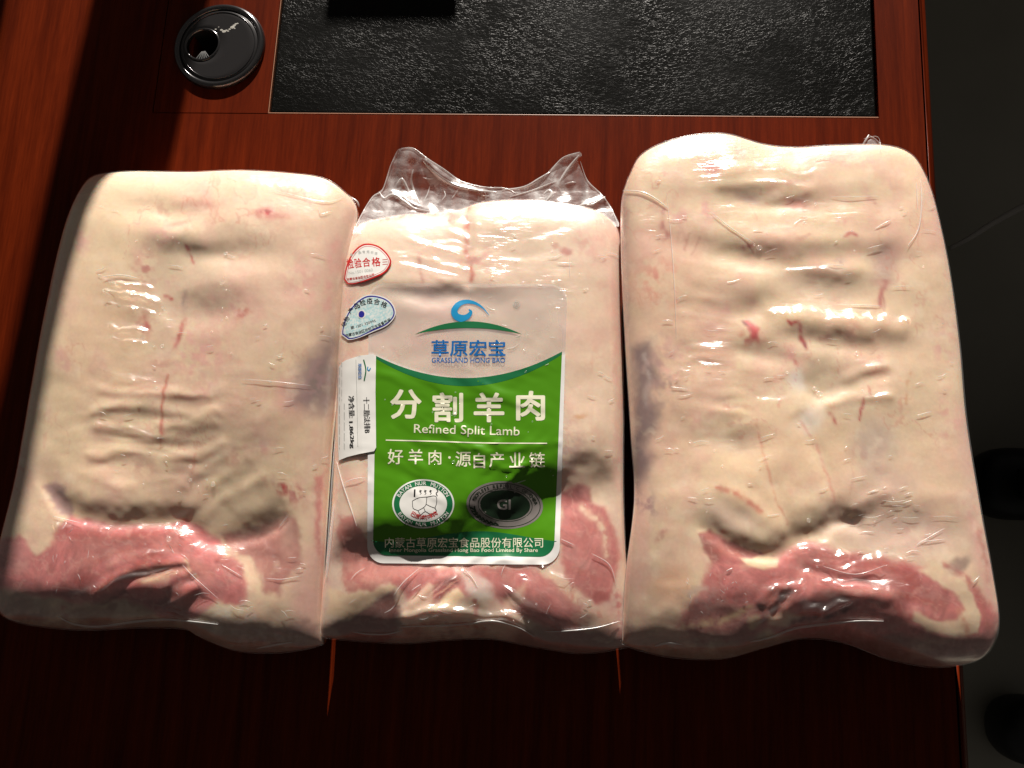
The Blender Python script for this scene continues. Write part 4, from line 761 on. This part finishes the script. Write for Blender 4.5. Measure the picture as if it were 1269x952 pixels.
# green field
xs = np.linspace(0, 1, 40)
pl = q2(np.full(30, .030), np.linspace(.255, .93, 30)); pr = q2(np.full(30, .972), np.linspace(.245, .93, 30))
def field(top_pts, v_bot, u0=.030, u1=.972, rad=.075):
    bl = rrect(u0, 0, u1, v_bot, rad)
    bl = bl[9:27]; b = q2(bl[:, 0], bl[:, 1]); return np.vstack([top_pts, b])
tx = np.linspace(466, 696.5, 40); ty = 440 + 30.5 * (1 - ((tx - 580) / 116.0) ** 2) + (tx - 466) / 230 * -4
lay('green_field', *fan(field(np.stack([tx, ty], -1), .972)), M_GREEN, lab, lras, L1, 3.0)
ty2 = 449 + 30.5 * (1 - ((tx - 580) / 116.0) ** 2) + (tx - 466) / 230 * -4
ty2 = ty + 1.5 + 8.5 * (1 - ((tx - 581) / 130) ** 2)
lay('field_rim', *band(np.stack([tx, ty], -1), np.stack([tx, ty2], -1), False), M_DGREEN, lab, lras, L2, 3.0)
fx = np.linspace(459, 690.5, 40); fy = 663 - 6.5 * np.sin((fx - 430) / 260 * 2 * np.pi * 1.15 + 3.3) + 2
lay('footer_band', *fan(field(np.stack([fx, fy], -1), .972)), M_DGREEN, lab, lras, L2, 3.0)
# logo: wave curl over a green hill
curl = [(607, 392), (600, 384), (590, 377), (579, 375), (569, 378), (564, 386), (566, 393), (573, 396), (580, 393), (583, 387), (580, 384)]
c_in = smooth_line([(606, 390.5), (598, 381.5), (588, 375.5), (577, 374), (568, 377.5), (563, 385), (565, 391.5), (571.5, 394.5), (579, 392.5), (583.5, 387), (581, 383.5)], 6)
wd_ = np.interp(np.linspace(0, 1, len(c_in)), [0, .25, .5, .7, .9, 1], [.5, 4.5, 8, 9, 4, 1.5])[:, None] / 2
dd = np.gradient(c_in, axis=0); dd /= np.linalg.norm(dd, axis=1)[:, None]; nn = np.stack([-dd[:, 1], dd[:, 0]], -1)
lay('logo_wave', *band(c_in + nn * wd_, c_in - nn * wd_, False), M_CYAN, lab, lras, L2, 3.0)
hx_ = np.linspace(514, 647, 30); hy1 = 414.5 - 16.2 * (1 - ((hx_ - 580.5) / 66.5) ** 2); hy2 = 414.5 - 8 * (1 - ((hx_ - 580.5) / 66.5) ** 2)
lay('logo_hill', *band(np.stack([hx_, hy1], -1), np.stack([hx_, hy2], -1), False), M_DGREEN, lab, lras, L2, 3.0)
def put(name, vf, mat, parent=lab, ras=lras, lift=L3, step=3.0): return lay(name, vf[0], vf[1], mat, parent, ras, lift, step)
put('lettering', text_px('草原宏宝', 580.5, 431.5, w=92, h=20.5, bold=.022), M_BLUE)
put('lettering', text_px('GRASSLAND HONG BAO', 580.5, 446.4, w=91, h=6.4, bold=.012), M_BLUE)
put('lettering', text_px('®', 640, 377.5, h=8), M_INKGREY)
put('lettering', join2([text_px('分', 503, 501, w=39, h=37, bold=.034), text_px('割', 555, 505, w=38, h=37, bold=.030), text_px('羊', 606, 505, w=38, h=37, bold=.034), text_px('肉', 657.5, 503, w=36, h=37, bold=.034)]), M_CREAMINK)
put('lettering', text_px('Refined Split Lamb', 578.5, 534.5, w=131, h=14.5, rot=1.5, bold=.004), M_CREAMINK)
put('rule_line', strip([(478, 545.5), (540, 547), (600, 549), (678, 549.5)], 1.4), M_CREAMINK)
put('lettering', join2([text_px('好', 490, 566, h=19, bold=.012), text_px('羊', 515, 566, h=19, bold=.012), text_px('肉', 539, 567, h=18, bold=.012), text_px('·', 557, 567, h=3.2), text_px('源', 574, 569, h=19, bold=.012), text_px('自', 594, 571, h=19, bold=.012), text_px('产', 615.5, 570, h=19, bold=.012), text_px('业', 641, 570, h=19, bold=.012), text_px('链', 665.5, 570, h=19, bold=.012)]), M_CREAMINK)
put('lettering', text_px('内蒙古草原宏宝食品股份有限公司', 575, 672.5, w=196, h=12.5, bold=.006), M_CREAMINK)
put('lettering', text_px('Inner Mongolia Grassland Hong Bao Food Limited By Share', 574.5, 682.5, w=184, h=6.2, bold=.008), M_CREAMINK)
# left emblem
E1 = put('emblem', fan(ellpts(524.5, 624.5, 38.5, 30.5)), M_WHITE, lift=L2); E1['label'] = 'white oval emblem with green ring and red lettering'
put('emblem_ring', band(ellpts(524.5, 624.5, 36.5, 28.8), ellpts(524.5, 624.5, 29.5, 22.5)), M_DGREEN)
put('lettering', arc_px('BAYAN NUR MUTTON', 524.5, 624.5, 33, 25.6, 160, 22, 4.6, .01), M_WHITE, lift=L3 + L1)
put('lettering', arc_px('BAYAN NUR MUTTON', 524.5, 624.5, 33, 25.6, 205, 335, 4.6, .01, True), M_WHITE, lift=L3 + L1)
put('lettering', arc_px('巴彦淖尔羊肉', 525, 617, 24, 24, 232, 312, 6.0, .02, True), M_RED, lift=L3)
put('lettering', join2([strip([(514, 606.5), (513.6, 616)], 2.0)] + [strip([(x - .9, 607.5), (x + .9, 608.6), (x - .7, 610), (x + 1.1, 611.2), (x - .6, 613)], 1.0, .6) for x in (521, 527, 533.5)] + [strip([(x - 1.6, 609), (x + 1.8, 608.2)], .8) for x in (521, 527, 533.5)] + [strip([(541, 606), (542.6, 609), (540.6, 611.5), (542, 615)], 1.2)]), M_BLACK)
put('map_outline', join2([strip(l, .75, sm=3) for l in ([(511, 621), (519, 617), (529, 616), (540, 615), (541, 624), (539, 630), (541, 634), (533, 637), (527, 634), (521, 638), (518, 633), (512, 630), (511, 621)], [(529, 616), (528, 625), (525, 629), (518, 633)], [(528, 625), (534, 628), (540, 630)], [(525, 629), (527, 634)])]), M_BLACK)
# right emblem
E2 = put('emblem', fan(ellpts(625.5, 626, 47.5, 29.5, 4)), M_SILVER_SHADED, lift=L2); E2['label'] = 'dark oval emblem with GI letters in a silver ring'
put('emblem_ring', band(ellpts(625.5, 626, 44.5, 27.2, 4), ellpts(625.5, 626, 43.5, 26.4, 4)), M_EMBLEM)
put('emblem_ring', band(ellpts(626, 626, 34, 20.5, 4), ellpts(626, 626, 33.2, 19.8, 4)), M_EMBLEM)
put('emblem_field', fan(ellpts(626, 626, 31, 18.5, 4)), M_EMBLEM)
put('lettering', text_px('GI', 624.5, 625.5, w=17, h=13, bold=.03), M_SILVER_SHADED, lift=L3 + L1)
put('lettering', arc_px("PEOPLE'S REPUBLIC OF CHINA", 625.5, 626, 39, 23.5, 172, 8, 4.2, .012, False, 4), M_EMBLEM, lift=L3)
put('wheat_leaves', join2([fan(ellpts(625.5 + 39.5 * math.cos(math.radians(t)) + o, 626 - 24.5 * math.sin(math.radians(t)), 3.4, 1.1, 60 - (t - 190) * .9 + 50 * s, 10)) for t in range(190, 262, 9) for s, o in ((-.6, -1.4), (.6, 1.4))]), M_EMBLEM)

# the three small stickers on the left shoulder
def zoomp(pts, x0, y0, k): return [(x0 + x / k, y0 + y / k) for x, y in pts]
sras = box_blur(P2.ras, 2); sras[sub] = np.maximum(sras[sub], lras[sub] + .0001)
def inset(pts, d):
    p = np.asarray(pts, float); c = p.mean(0); r = np.linalg.norm(p - c, axis=1)[:, None]; return c + (p - c) * (1 - d / r)
def smooth_closed(pts, n=4):
    p = list(pts); q = smooth_line(p[-2:] + p + p[:2], n); return q[2 * n:-2 * n - 1] if True else q
red = smooth_closed(zoomp([(103, 360), (125, 240), (170, 150), (230, 92), (290, 75), (370, 92), (430, 138), (470, 195), (472, 235), (440, 290), (380, 330), (270, 372), (170, 395), (118, 388)], 410, 290, 6.35))
st = put('inspection_sticker', fan(red), M_RED, P2.root, sras, .0003, 3.0); st['label'] = 'oval white sticker with red rim and red lettering'
put('sticker_face', fan(inset(red, 2.0)), M_WHITE, st, sras, .0003 + L1, 3.0)
put('rim_line', band(inset(red, 3.2), inset(red, 3.7)), M_RED, st, sras, .0003 + L2, 3.0)
put('lettering', join2([text_px('检', 434, 327, w=8.5, h=12.5, rot=-10, bold=.02), text_px('验', 443.5, 326, w=9, h=12, rot=-8, bold=.02), text_px('合', 454, 325, w=10, h=11.5, rot=-5, bold=.02), text_px('格', 466, 324.5, w=11, h=11.5, rot=-4, bold=.02)]), M_RED, st, sras, .0003 + L2)
put('lettering', join2([text_px(c, 435.5 + i * 5.1, 318.5 - 6.2 * math.sin(math.pi * (i * .8 + 1.2) / 8), h=3.6, rot=-38 + i * 8, bold=.01) for i, c in enumerate('畜产品专用标志')]), M_INKGREY, st, sras, .0003 + L2)
put('lettering', join2([text_px(c, 431.5 + i * 3.4, 346.2 - i * .42 - .02 * i * i, h=3.2, rot=-8, bold=.02) for i, c in enumerate('内蒙古自治区农牧业厅')]), M_RED, st, sras, .0003 + L2)
put('lettering', text_px('No.1501 0060', 447, 336.5, w=30, h=3.6, rot=-8), M_INKGREY, st, sras, .0003 + L2)
put('rule_line', join2([strip([(474, 322 + k * 3), (480, 321.5 + k * 3)], .7) for k in range(3)]), M_RED, st, sras, .0003 + L2)
blue = smooth_closed(zoomp([(82, 795), (100, 685), (150, 585), (220, 512), (300, 477), (400, 490), (470, 530), (508, 595), (502, 655), (440, 722), (330, 772), (200, 825), (118, 832)], 410, 290, 6.35))
st2 = put('quarantine_sticker', fan(blue), M_WHITE, P2.root, sras, .0003, 3.0); st2['label'] = 'oval sticker with navy rim and pale aqua centre'
put('rim_line', band(inset(blue, 1.4), inset(blue, 3.0)), M_NAVY, st2, sras, .0003 + L1, 3.0)
aq = ink('print_aqua_mottled', (.4, .7, .7)); nt = aq.node_tree; n_ = nd(nt, 'ShaderNodeTexNoise', Scale=700.0, Detail=4.0); r_ = nd(nt, 'ShaderNodeValToRGB'); r_.color_ramp.elements[0].position = .35; r_.color_ramp.elements[1].position = .65
r_.color_ramp.elements[0].color = (.40, .66, .70, 1); r_.color_ramp.elements[1].color = (.76, .80, .78, 1); nt.links.new(obj_coords(nt), n_.inputs['Vector']); nt.links.new(n_.outputs['Fac'], r_.inputs['Fac']); nt.links.new(r_.outputs['Color'], nt.nodes['Principled BSDF'].inputs['Base Color'])
put('aqua_centre', fan(inset(blue, 3.4)), aq, st2, sras, .0003 + L1, 3.0)
put('lettering', join2([text_px(c, x, y, h=h, rot=r, bold=.015) for c, x, y, h, r in (('动', 426, 402, 6, -58), ('物', 429.5, 395.5, 6.5, -48), ('产', 435, 385, 7, -38), ('品', 442, 379, 7, -25), ('检', 449.5, 375, 7.5, -14), ('疫', 458, 373, 7.5, -3), ('合', 467, 374, 7.5, 8), ('格', 476, 377.5, 7.5, 22))]), M_BLACK, st2, sras, .0003 + L2)
put('sticker_seal', fan(ellpts(448, 389.5, 5.4, 5.4, 0, 20)), M_WHITE, st2, sras, .0003 + L2, 3.0)
put('sticker_seal', fan(ellpts(448, 389.5, 3.6, 4.2, 10, 20)), M_NAVY, st2, sras, .0003 + L3, 3.0)
put('lettering', text_px('蒙 1501 320995', 450, 402, w=32, h=4.0, rot=-17), M_BLACK, st2, sras, .0003 + L2)
put('lettering', join2([text_px(c, 430 + i * 4.0, 415.5 - i * .75 - .055 * i * i, h=3.9, rot=-10 - i * 2.2, bold=.01) for i, c in enumerate('内蒙古自治区动物卫生监督所监')]), M_BLACK, st2, sras, .0003 + L2)
wh = zoomp([(62, 160), (90, 120), (130, 100), (230, 68), (335, 57), (346, 70), (352, 430), (356, 790), (340, 820), (230, 840), (130, 865), (62, 893), (56, 750), (54, 600), (57, 380)], 410, 430, 6.345)
st3 = put('weight_sticker', fan(wh), M_WHITE, P2.root, sras, .0006, 3.0); st3['label'] = 'white paper weight sticker with sideways black lettering'
def zt(body, zx, zy, **kw): return text_px(body, 410 + zx / 6.345, 430 + zy / 6.345, **kw)
LZ = .0006 + .00018
put('lettering', join2([zt('净含量:', 163, 470, w=27, h=7.5, rot=88, bold=.01)]), M_BLACK, st3, sras, LZ)
put('lettering', zt('1.862kg', 160, 690, w=33, h=6.2, rot=86, bold=.024), M_BLACK, st3, sras, LZ)
put('lettering', join2([zt('十二肋法排B', 283, 535, w=44, h=8, rot=88, bold=.006)]), M_BLACK, st3, sras, LZ)
put('rule_line', strip(zoomp([(197, 100), (205, 400), (212, 780)], 410, 430, 6.345), .7), M_INKGREY, st3, sras, LZ)
put('lettering', zt('草原宏宝', 228, 190, w=19, h=4.6, rot=89, bold=.02), M_BLUE, st3, sras, LZ)
put('logo_hill', strip(zoomp([(258, 100), (275, 180), (262, 265)], 410, 430, 6.345), 1.5), M_DGREEN, st3, sras, LZ)
put('logo_wave', strip(zoomp([(312, 165), (300, 185), (288, 175), (292, 155)], 410, 430, 6.345), 1.2), M_CYAN, st3, sras, LZ)
put('lettering', join2([strip([(418 + k * 2.6, 450 + r * 3), (418.4 + k * 2.6, 451.6 + r * 3)], .7) for k in range(3) for r in range(16) if (k * 7 + r * 5) % 4] + [strip([(420.5 + k * 6, 500 + r * 2.6), (420.7 + k * 6, 501.8 + r * 2.6)], .8) for k in range(2) for r in range(22) if (k + r * 3) % 5]), M_INKGREY, st3, sras, LZ)

# ------------------------------------------------------------------ loose film, creases, condensation
def creases(name, lines, ras, parent, mat=M_CREASE, lift=.0004, label=None):
    """raised thin pleats of film: list of (points, width px, height mm)"""
    V, Fc = [], []
    for pts, w, hmm in lines:
        p = smooth_line(pts, 5); d = np.gradient(p, axis=0); d /= np.linalg.norm(d, axis=1)[:, None] + 1e-9; nr = np.stack([-d[:, 1], d[:, 0]], -1)
        tp = np.sin(np.linspace(0.12, np.pi - .12, len(p)))[:, None] ** .6; k = len(V)
        for i in range(len(p)):
            for s_, hh in ((-1, 0), (0, 1), (1, 0)):
                q = p[i] + nr[i] * s_ * w * tp[i] / 2; z = float(rz(ras, q[0], q[1])) + lift + hh * hmm * 1e-3 * float(tp[i, 0]); V.append(at(q[0], q[1], z))
        for i in range(len(p) - 1):
            for j in (0, 1): Fc.append([k + i * 3 + j, k + i * 3 + 3 + j, k + i * 3 + 4 + j, k + i * 3 + 1 + j])
    o = mesh_obj(name, np.array(V), Fc, mat, parent)
    return o
def drops(pts, ras, parent):
    bm = bmesh.new()
    for x, y, r in pts:
        z = float(rz(ras, x, y)); c = at(x, y, z + .0002)
        bmesh.ops.create_icosphere(bm, subdivisions=2, radius=r * .00053, matrix=Matrix.Translation(c) @ Matrix.Rotation(random.random() * 3, 4, 'Z') @ Matrix.Diagonal((1, random.uniform(.8, 1.3), .3, 1)))
    o = bm_obj('condensation', bm, M_DROP, parent, True); o['kind'] = 'stuff'; return o
M_DROP = film_mat('water_drop', 0.10, 0.1, 1.5, 0.0)
def scatter(P, n, x0, x1, y0, y1, seed, ang=(-25, 25), ln=(6, 22)):
    r = random.Random(seed); out = []
    for _ in range(n):
        x, y = r.uniform(x0, x1), r.uniform(y0, y1); a = math.radians(r.uniform(*ang)); l = r.uniform(*ln) * r.uniform(.4, 1); b = r.uniform(-.12, .12) * l
        out.append(([(x, y), (x + l / 2 * math.cos(a) - b * math.sin(a), y + l / 2 * math.sin(a) + b * math.cos(a)), (x + l * math.cos(a), y + l * math.sin(a))], r.uniform(.5, 1.1), r.uniform(.12, .3)))
    return out
creases('film_crease', scatter(P1, 46, 110, 400, 250, 620, 1) + scatter(P1, 12, 20, 120, 640, 730, 2, (40, 140), (5, 14)) + scatter(P1, 20, 150, 380, 650, 760, 3, (-60, 60)) + [
    ([(128, 343), (150, 341), (172, 345)], 1.6, .5), ([(340, 236), (400, 250), (425, 245)], 1.2, .3), ([(395, 255), (397, 265), (410, 262)], 1, .3), ([(300, 470), (340, 473), (385, 478)], .9, .25), ([(66, 640), (82, 644), (100, 648)], 1.2, .4), ([(226, 700), (240, 715), (270, 742)], 1.2, .5), ([(275, 700), (300, 715)], 1.2, .4), ([(330, 717), (350, 718), (372, 714)], 1, .3), ([(345, 655), (358, 637)], 1, .3)], P1.ras, P1.root)['kind'] = 'stuff'
creases('film_seam', [([(72, 764), (90, 773), (120, 777), (165, 771), (205, 768), (242, 771), (270, 774)], 3.2, 1.6)], P1.ras, P1.root)
creases('film_seam', [([(418, 520), (413, 570), (409, 630), (405, 690), (401, 738)], 1.5, .3)], P1.ras, P1.root)
creases('film_seam', [([(318, 804), (338, 800), (362, 796)], 2.4, .8)], P1.ras, P1.root)
creases('film_crease', scatter(P2, 26, 600, 760, 290, 600, 4) + scatter(P2, 20, 430, 740, 705, 770, 5, (-70, 40), (8, 30)) + [
    ([(417, 572), (424, 598), (432, 622), (442, 652)], 1.8, .7), ([(424, 600), (438, 594), (452, 592)], 1.2, .4), ([(520, 704), (500, 722), (488, 738)], 1.6, .6), ([(510, 732), (522, 724)], 1.6, .6), ([(695, 668), (712, 676)], 1.2, .4), ([(733, 686), (755, 700), (764, 725)], 1.4, .5), ([(690, 326), (712, 326)], 1.0, .3), ([(706, 318), (706, 345)], .8, .25), ([(572, 702), (585, 716), (592, 728)], 1.2, .5)], P2.ras, P2.root)['kind'] = 'stuff'
creases('film_seam', [([(494, 777), (530, 776), (575, 774), (610, 770), (640, 777), (662, 789)], 2.8, 1.6)], P2.ras, P2.root)
creases('film_seam', [([(676, 783), (705, 782), (740, 778), (768, 770)], 2.2, 1.2)], P2.ras, P2.root)
creases('film_seam', [([(436, 783), (455, 786), (480, 786), (500, 781)], 2.0, 1.0)], P2.ras, P2.root)
creases('film_seam', [([(414, 625), (409, 670), (405, 715)], 4.0, 1.0)], P2.ras, P2.root)
creases('film_crease', scatter(P3, 70, 800, 1180, 220, 640, 6, (-30, 12), (6, 26)) + scatter(P3, 24, 1060, 1160, 600, 690, 7, (-18, 4), (8, 34)) + scatter(P3, 16, 850, 930, 700, 760, 8, (30, 150), (4, 12)) + [
    ([(772, 236), (795, 238), (812, 246), (828, 258)], 2.2, .7), ([(826, 240), (832, 300), (836, 360), (838, 420)], 1.0, .3), ([(880, 262), (905, 282), (935, 302)], 1.3, .4), ([(1141, 222), (1142, 255), (1138, 285), (1125, 305)], 2.0, .6), ([(1136, 226), (1137, 260)], 1.2, .4), ([(1085, 283), (1105, 272)], 1.2, .5), ([(1075, 308), (1095, 303)], 1.0, .4), ([(1052, 378), (1092, 379)], 1.4, .5), ([(1030, 244), (1060, 244), (1090, 243)], .9, .3), ([(1010, 198), (1030, 196)], 1, .4), ([(1070, 172), (1088, 170), (1092, 190)], .8, .3), ([(1136, 515), (1155, 510)], 1, .4), ([(1136, 675), (1170, 655)], 1.2, .4), ([(1140, 672), (1172, 668)], 1.0, .4), ([(1206, 722), (1214, 714)], 1.2, .5), ([(1100, 700), (1060, 712), (1020, 702)], 1.4, .6), ([(900, 708), (908, 704)], 2, .6)], P3.ras, P3.root)['kind'] = 'stuff'
creases('film_seam', [([(930, 796), (955, 790), (985, 779), (1020, 774), (1060, 770), (1095, 770)], 3.4, 1.8)], P3.ras, P3.root)
creases('film_seam', [([(812, 801), (828, 797), (845, 799)], 3.4, 1.0)], P3.ras, P3.root)
def dropset(seed, zones):
    r = random.Random(seed); out = []
    for cx, cy, sx, sy, n in zones:
        for _ in range(max(2, n // 3)): out.append((cx + 1.4 * sx * r.uniform(-1, 1), cy + 1.4 * sy * r.uniform(-1, 1), r.uniform(.5, 1.5) * (1.6 if r.random() < .12 else 1)))
    return out
drops(dropset(1, [(185, 310, 14, 9, 12), (205, 385, 5, 35, 16), (265, 340, 14, 20, 16), (240, 300, 20, 8, 6), (280, 400, 14, 20, 14), (245, 575, 14, 22, 12), (205, 660, 20, 14, 14), (240, 690, 30, 20, 10), (210, 470, 14, 30, 10), (330, 370, 40, 60, 12)]) + [(209, 668, 3.0), (222, 650, 2.2), (280, 314, 2.4), (264, 600, 2.6), (236, 595, 2.2)], P1.ras, P1.root)
drops(dropset(2, [(690, 320, 30, 30, 12), (660, 300, 20, 15, 8), (730, 560, 15, 60, 8), (600, 760, 50, 12, 12)]), P2.ras, P2.root)
drops(dropset(3, [(640, 440, 30, 20, 20), (480, 470, 10, 30, 10), (600, 400, 50, 25, 18), (585, 550, 40, 30, 22), (670, 525, 12, 10, 8), (520, 500, 40, 40, 10)]), lras, P2.root)
drops(dropset(4, [(1000, 470, 20, 30, 16), (940, 300, 10, 10, 6), (1010, 280, 40, 30, 16), (900, 600, 60, 50, 12), (1100, 280, 40, 40, 14), (1020, 690, 30, 10, 10), (1120, 540, 40, 60, 12), (840, 560, 20, 50, 10)]) + [(941, 307, 3.2), (997, 276, 2.2), (1062, 438, 2.4), (1016, 488, 3.0), (1010, 482, 2.4), (1002, 645, 2.4)], P3.ras, P3.root)

# clear film gathered above the middle slab
fl_out = [(437, 292), (447, 268), (462, 244), (474, 234), (479, 222), (485, 204), (491, 188), (497, 184), (510, 184), (522, 192), (545, 207), (568, 222), (588, 231), (612, 233), (632, 233), (652, 231), (672, 221), (680, 212), (694, 198), (708, 191), (718, 188), (721, 193), (716, 198), (722, 214), (730, 226), (745, 241), (752, 248), (760, 262), (767, 281), (740, 274), (690, 266), (640, 262), (600, 264), (560, 275), (500, 279), (460, 288)]
fras = np.full((960, 1280), .03)
fs_ = (slice(170, 310), slice(420, 790)); fyy, fxx = yy[fs_], xx[fs_]
fras[fs_] = np.interp(fyy, [180, 235, 262, 290], [.034, .030, .034, .050]) + 1e-3 * (2.0 * fbm(fxx / 30, fyy / 30, 3, 2) + 0.4 * np.abs(fbm(fxx / 9, fyy / 12, 8, 3)) + 1.6 * np.exp(-(seg_dist(fxx, fyy, [(486, 240), (500, 246), (520, 256), (535, 262)]) / 4) ** 2) + 2 * np.exp(-(seg_dist(fxx, fyy, [(722, 256), (740, 250), (752, 246)]) / 4) ** 2) + 3 * np.exp(-(seg_dist(fxx, fyy, [(528, 198), (545, 216), (566, 230), (600, 238)]) / 4) ** 2) - 2 * np.exp(-(seg_dist(fxx, fyy, [(510, 205), (512, 235)]) / 7) ** 2))
flap = lay('film_flap', *fan(smooth_closed(fl_out, 3)), M_FLAP, P2.root, fras, 0, 2.5); flap['label'] = 'gathered clear film ends above the slab'
R_ = fras
creases('flap_pleat', [([(497, 184), (512, 184), (530, 197), (550, 210), (572, 225), (600, 232), (625, 233)], 1.8, .8), ([(524, 200), (534, 210), (546, 220), (562, 229), (585, 235), (615, 238)], 4.0, 1.2), ([(622, 236), (650, 232), (668, 222), (682, 213)], 3.4, 1.2), ([(632, 244), (660, 236), (690, 224)], 1.8, .6), ([(682, 212), (698, 196), (718, 189)], 2.4, .8), ([(694, 224), (704, 210), (718, 192)], 4.5, 1.4), ([(437, 290), (447, 268), (462, 244), (474, 236), (484, 206), (492, 188)], 1.6, .8), ([(719, 200), (728, 224), (746, 242), (758, 260), (767, 280)], 1.6, .8), ([(640, 240), (628, 234), (612, 232)], 1.2, .5)], R_, flap, lift=.0003)['kind'] = 'stuff'
creases('flap_crumple', [([(470, 238), (476, 246), (484, 242), (492, 243), (498, 248), (504, 252), (512, 258), (520, 260), (532, 262)], 4.5, 1.6), ([(490, 246), (500, 244), (508, 252)], 3, 1.2), ([(706, 255), (718, 256), (728, 250), (738, 248), (750, 244)], 4.5, 1.6), ([(722, 252), (732, 254), (744, 248)], 2.6, 1.2), ([(512, 210), (510, 225), (514, 240), (520, 252)], 3.0, .9), ([(492, 228), (498, 222), (504, 232), (510, 244)], 3.4, .9), ([(524, 220), (532, 222), (538, 221)], 1.2, .5), ([(550, 236), (552, 242), (548, 248)], 1.6, .5), ([(560, 246), (566, 238), (568, 234)], 1.8, .5), ([(674, 240), (680, 236), (684, 240), (676, 250)], 3.2, .8), ([(700, 228), (708, 226), (714, 226)], 1.4, .5), ([(596, 242), (602, 243), (607, 243)], 1.2, .5), ([(601, 238), (602, 243), (602, 248)], 1.2, .5), ([(525, 250), (530, 240), (533, 230)], 1.4, .5), ([(440, 286), (455, 276), (466, 273)], 2.5, .8)] + scatter(P2, 40, 470, 760, 205, 265, 9, (-80, 80), (4, 12))[:0], R_, flap, lift=.0003)['kind'] = 'stuff'
tip = np.full((960, 1280), .04)
creases('film_flap', [([(1066, 186), (1073, 174), (1077, 167)], 3.0, 1.0), ([(1077, 168), (1086, 174), (1094, 184)], 2.0, .8), ([(1074, 186), (1080, 176), (1088, 184)], 8.0, .6)], tip, P3.root, M_FLAP)
creases('film_flap', [([(434, 244), (442, 250), (445, 257)], 3.0, 1.0)], tip, P1.root, M_FLAP)

# ------------------------------------------------------------------ office chair on the floor at the right
M_CHAIR = plain('black_chair_plastic', (0.012, 0.012, 0.012), 0.45, 0.4)
M_ARM = plain('arm_highlight_paint', (0.5, 0.46, 0.42), 0.3, 0.5)  # pale colour painted in for the glint along a black arm
ZF = -0.75
def blob(name, cx, cy, rx, ry, zc, hz, mat, parent, ex_=2.6):
    c = at(cx, cy, zc); kx = float(np.linalg.norm(at(cx + 1, cy, zc) - c)); vs, fs = [], []; n, m_ = 40, 14
    for j in range(m_ + 1):
        t = -math.pi / 2 + math.pi * j / m_
        for i in range(n):
            a = 2 * math.pi * i / n; cc = abs(math.cos(t)) ** .6
            vs.append((c[0] + rx * kx * cc * math.copysign(abs(math.cos(a)) ** (2 / ex_), math.cos(a)), c[1] + ry * kx * cc * math.copysign(abs(math.sin(a)) ** (2 / ex_), math.sin(a)), zc + hz * math.copysign(abs(math.sin(t)) ** .7, math.sin(t))))
    for j in range(m_):
        for i in range(n): fs.append([j * n + i, j * n + (i + 1) % n, (j + 1) * n + (i + 1) % n, (j + 1) * n + i])
    return mesh_obj(name, vs, fs, mat, parent)
def tube(name, pts, r, mat, parent, n=10):
    p = np.array([at(x, y, z) for x, y, z in pts]); q = smooth_line(p[:, :], 6) if True else p
    vs, fs = [], []
    for i, c in enumerate(q):
        d = q[min(i + 1, len(q) - 1)] - q[max(i - 1, 0)]; d /= np.linalg.norm(d); s_ = np.cross(d, [0, 0, 1.0]); s_ /= np.linalg.norm(s_) + 1e-9; u_ = np.cross(s_, d)
        rr = r[0] + (r[1] - r[0]) * i / (len(q) - 1)
        for k in range(n): a = 2 * math.pi * k / n; vs.append(c + rr * (math.cos(a) * s_ + math.sin(a) * u_))
    for i in range(len(q) - 1):
        for k in range(n): fs.append([i * n + k, i * n + (k + 1) % n, (i + 1) * n + (k + 1) % n, (i + 1) * n + k])
    fs.append(list(range(n))[::-1]); fs.append([(len(q) - 1) * n + k for k in range(n)])
    return mesh_obj(name, vs, fs, mat, parent)
ch = thing('office_chair', 'black office chair base on the grey floor, half cut off at the right edge', 'chair')
hub = (1440, 600)
blob('hub', *hub, 40, 40, ZF + .10, .05, M_CHAIR, ch)
for ang in range(5):
    a = math.radians(180 + 72 * ang); ex2, ey2 = hub[0] + 178 * math.cos(a), hub[1] - 205 * math.sin(a)
    tube('leg', [(hub[0], hub[1], ZF + .11), ((hub[0] + ex2) / 2, (hub[1] + ey2) / 2, ZF + .10), (ex2, ey2, ZF + .075)], (.028, .022), M_CHAIR, ch)
    if ang in (0, 1): 
        c = blob('caster', ex2 - 8, ey2, 52 if ang == 0 else 40, 46 if ang == 0 else 40, ZF + .0405, .04, M_CHAIR, ch)
tube('column', [(hub[0], hub[1], ZF + .12), (hub[0] + 6, hub[1] - 2, ZF + .25), (hub[0] + 12, hub[1] - 4, ZF + .40)], (.025, .025), M_CHAIR, ch)
blob('seat', 1560, 560, 250, 300, ZF + .44, .05, M_CHAIR, ch, 4)
tube('armrest', [(1176, 308, ZF + .12), (1200, 296, ZF + .13), (1235, 274, ZF + .14), (1290, 245, ZF + .16), (1360, 215, ZF + .2)], (.003, .006), M_ARM, ch)
sh = blob('shoe', 1272, 904, 44, 42, ZF + .046, .045, M_CHAIR, None, 2.3)
tag(sh, 'black rounded shoe toe on the grey floor at the lower right edge', 'shoe')
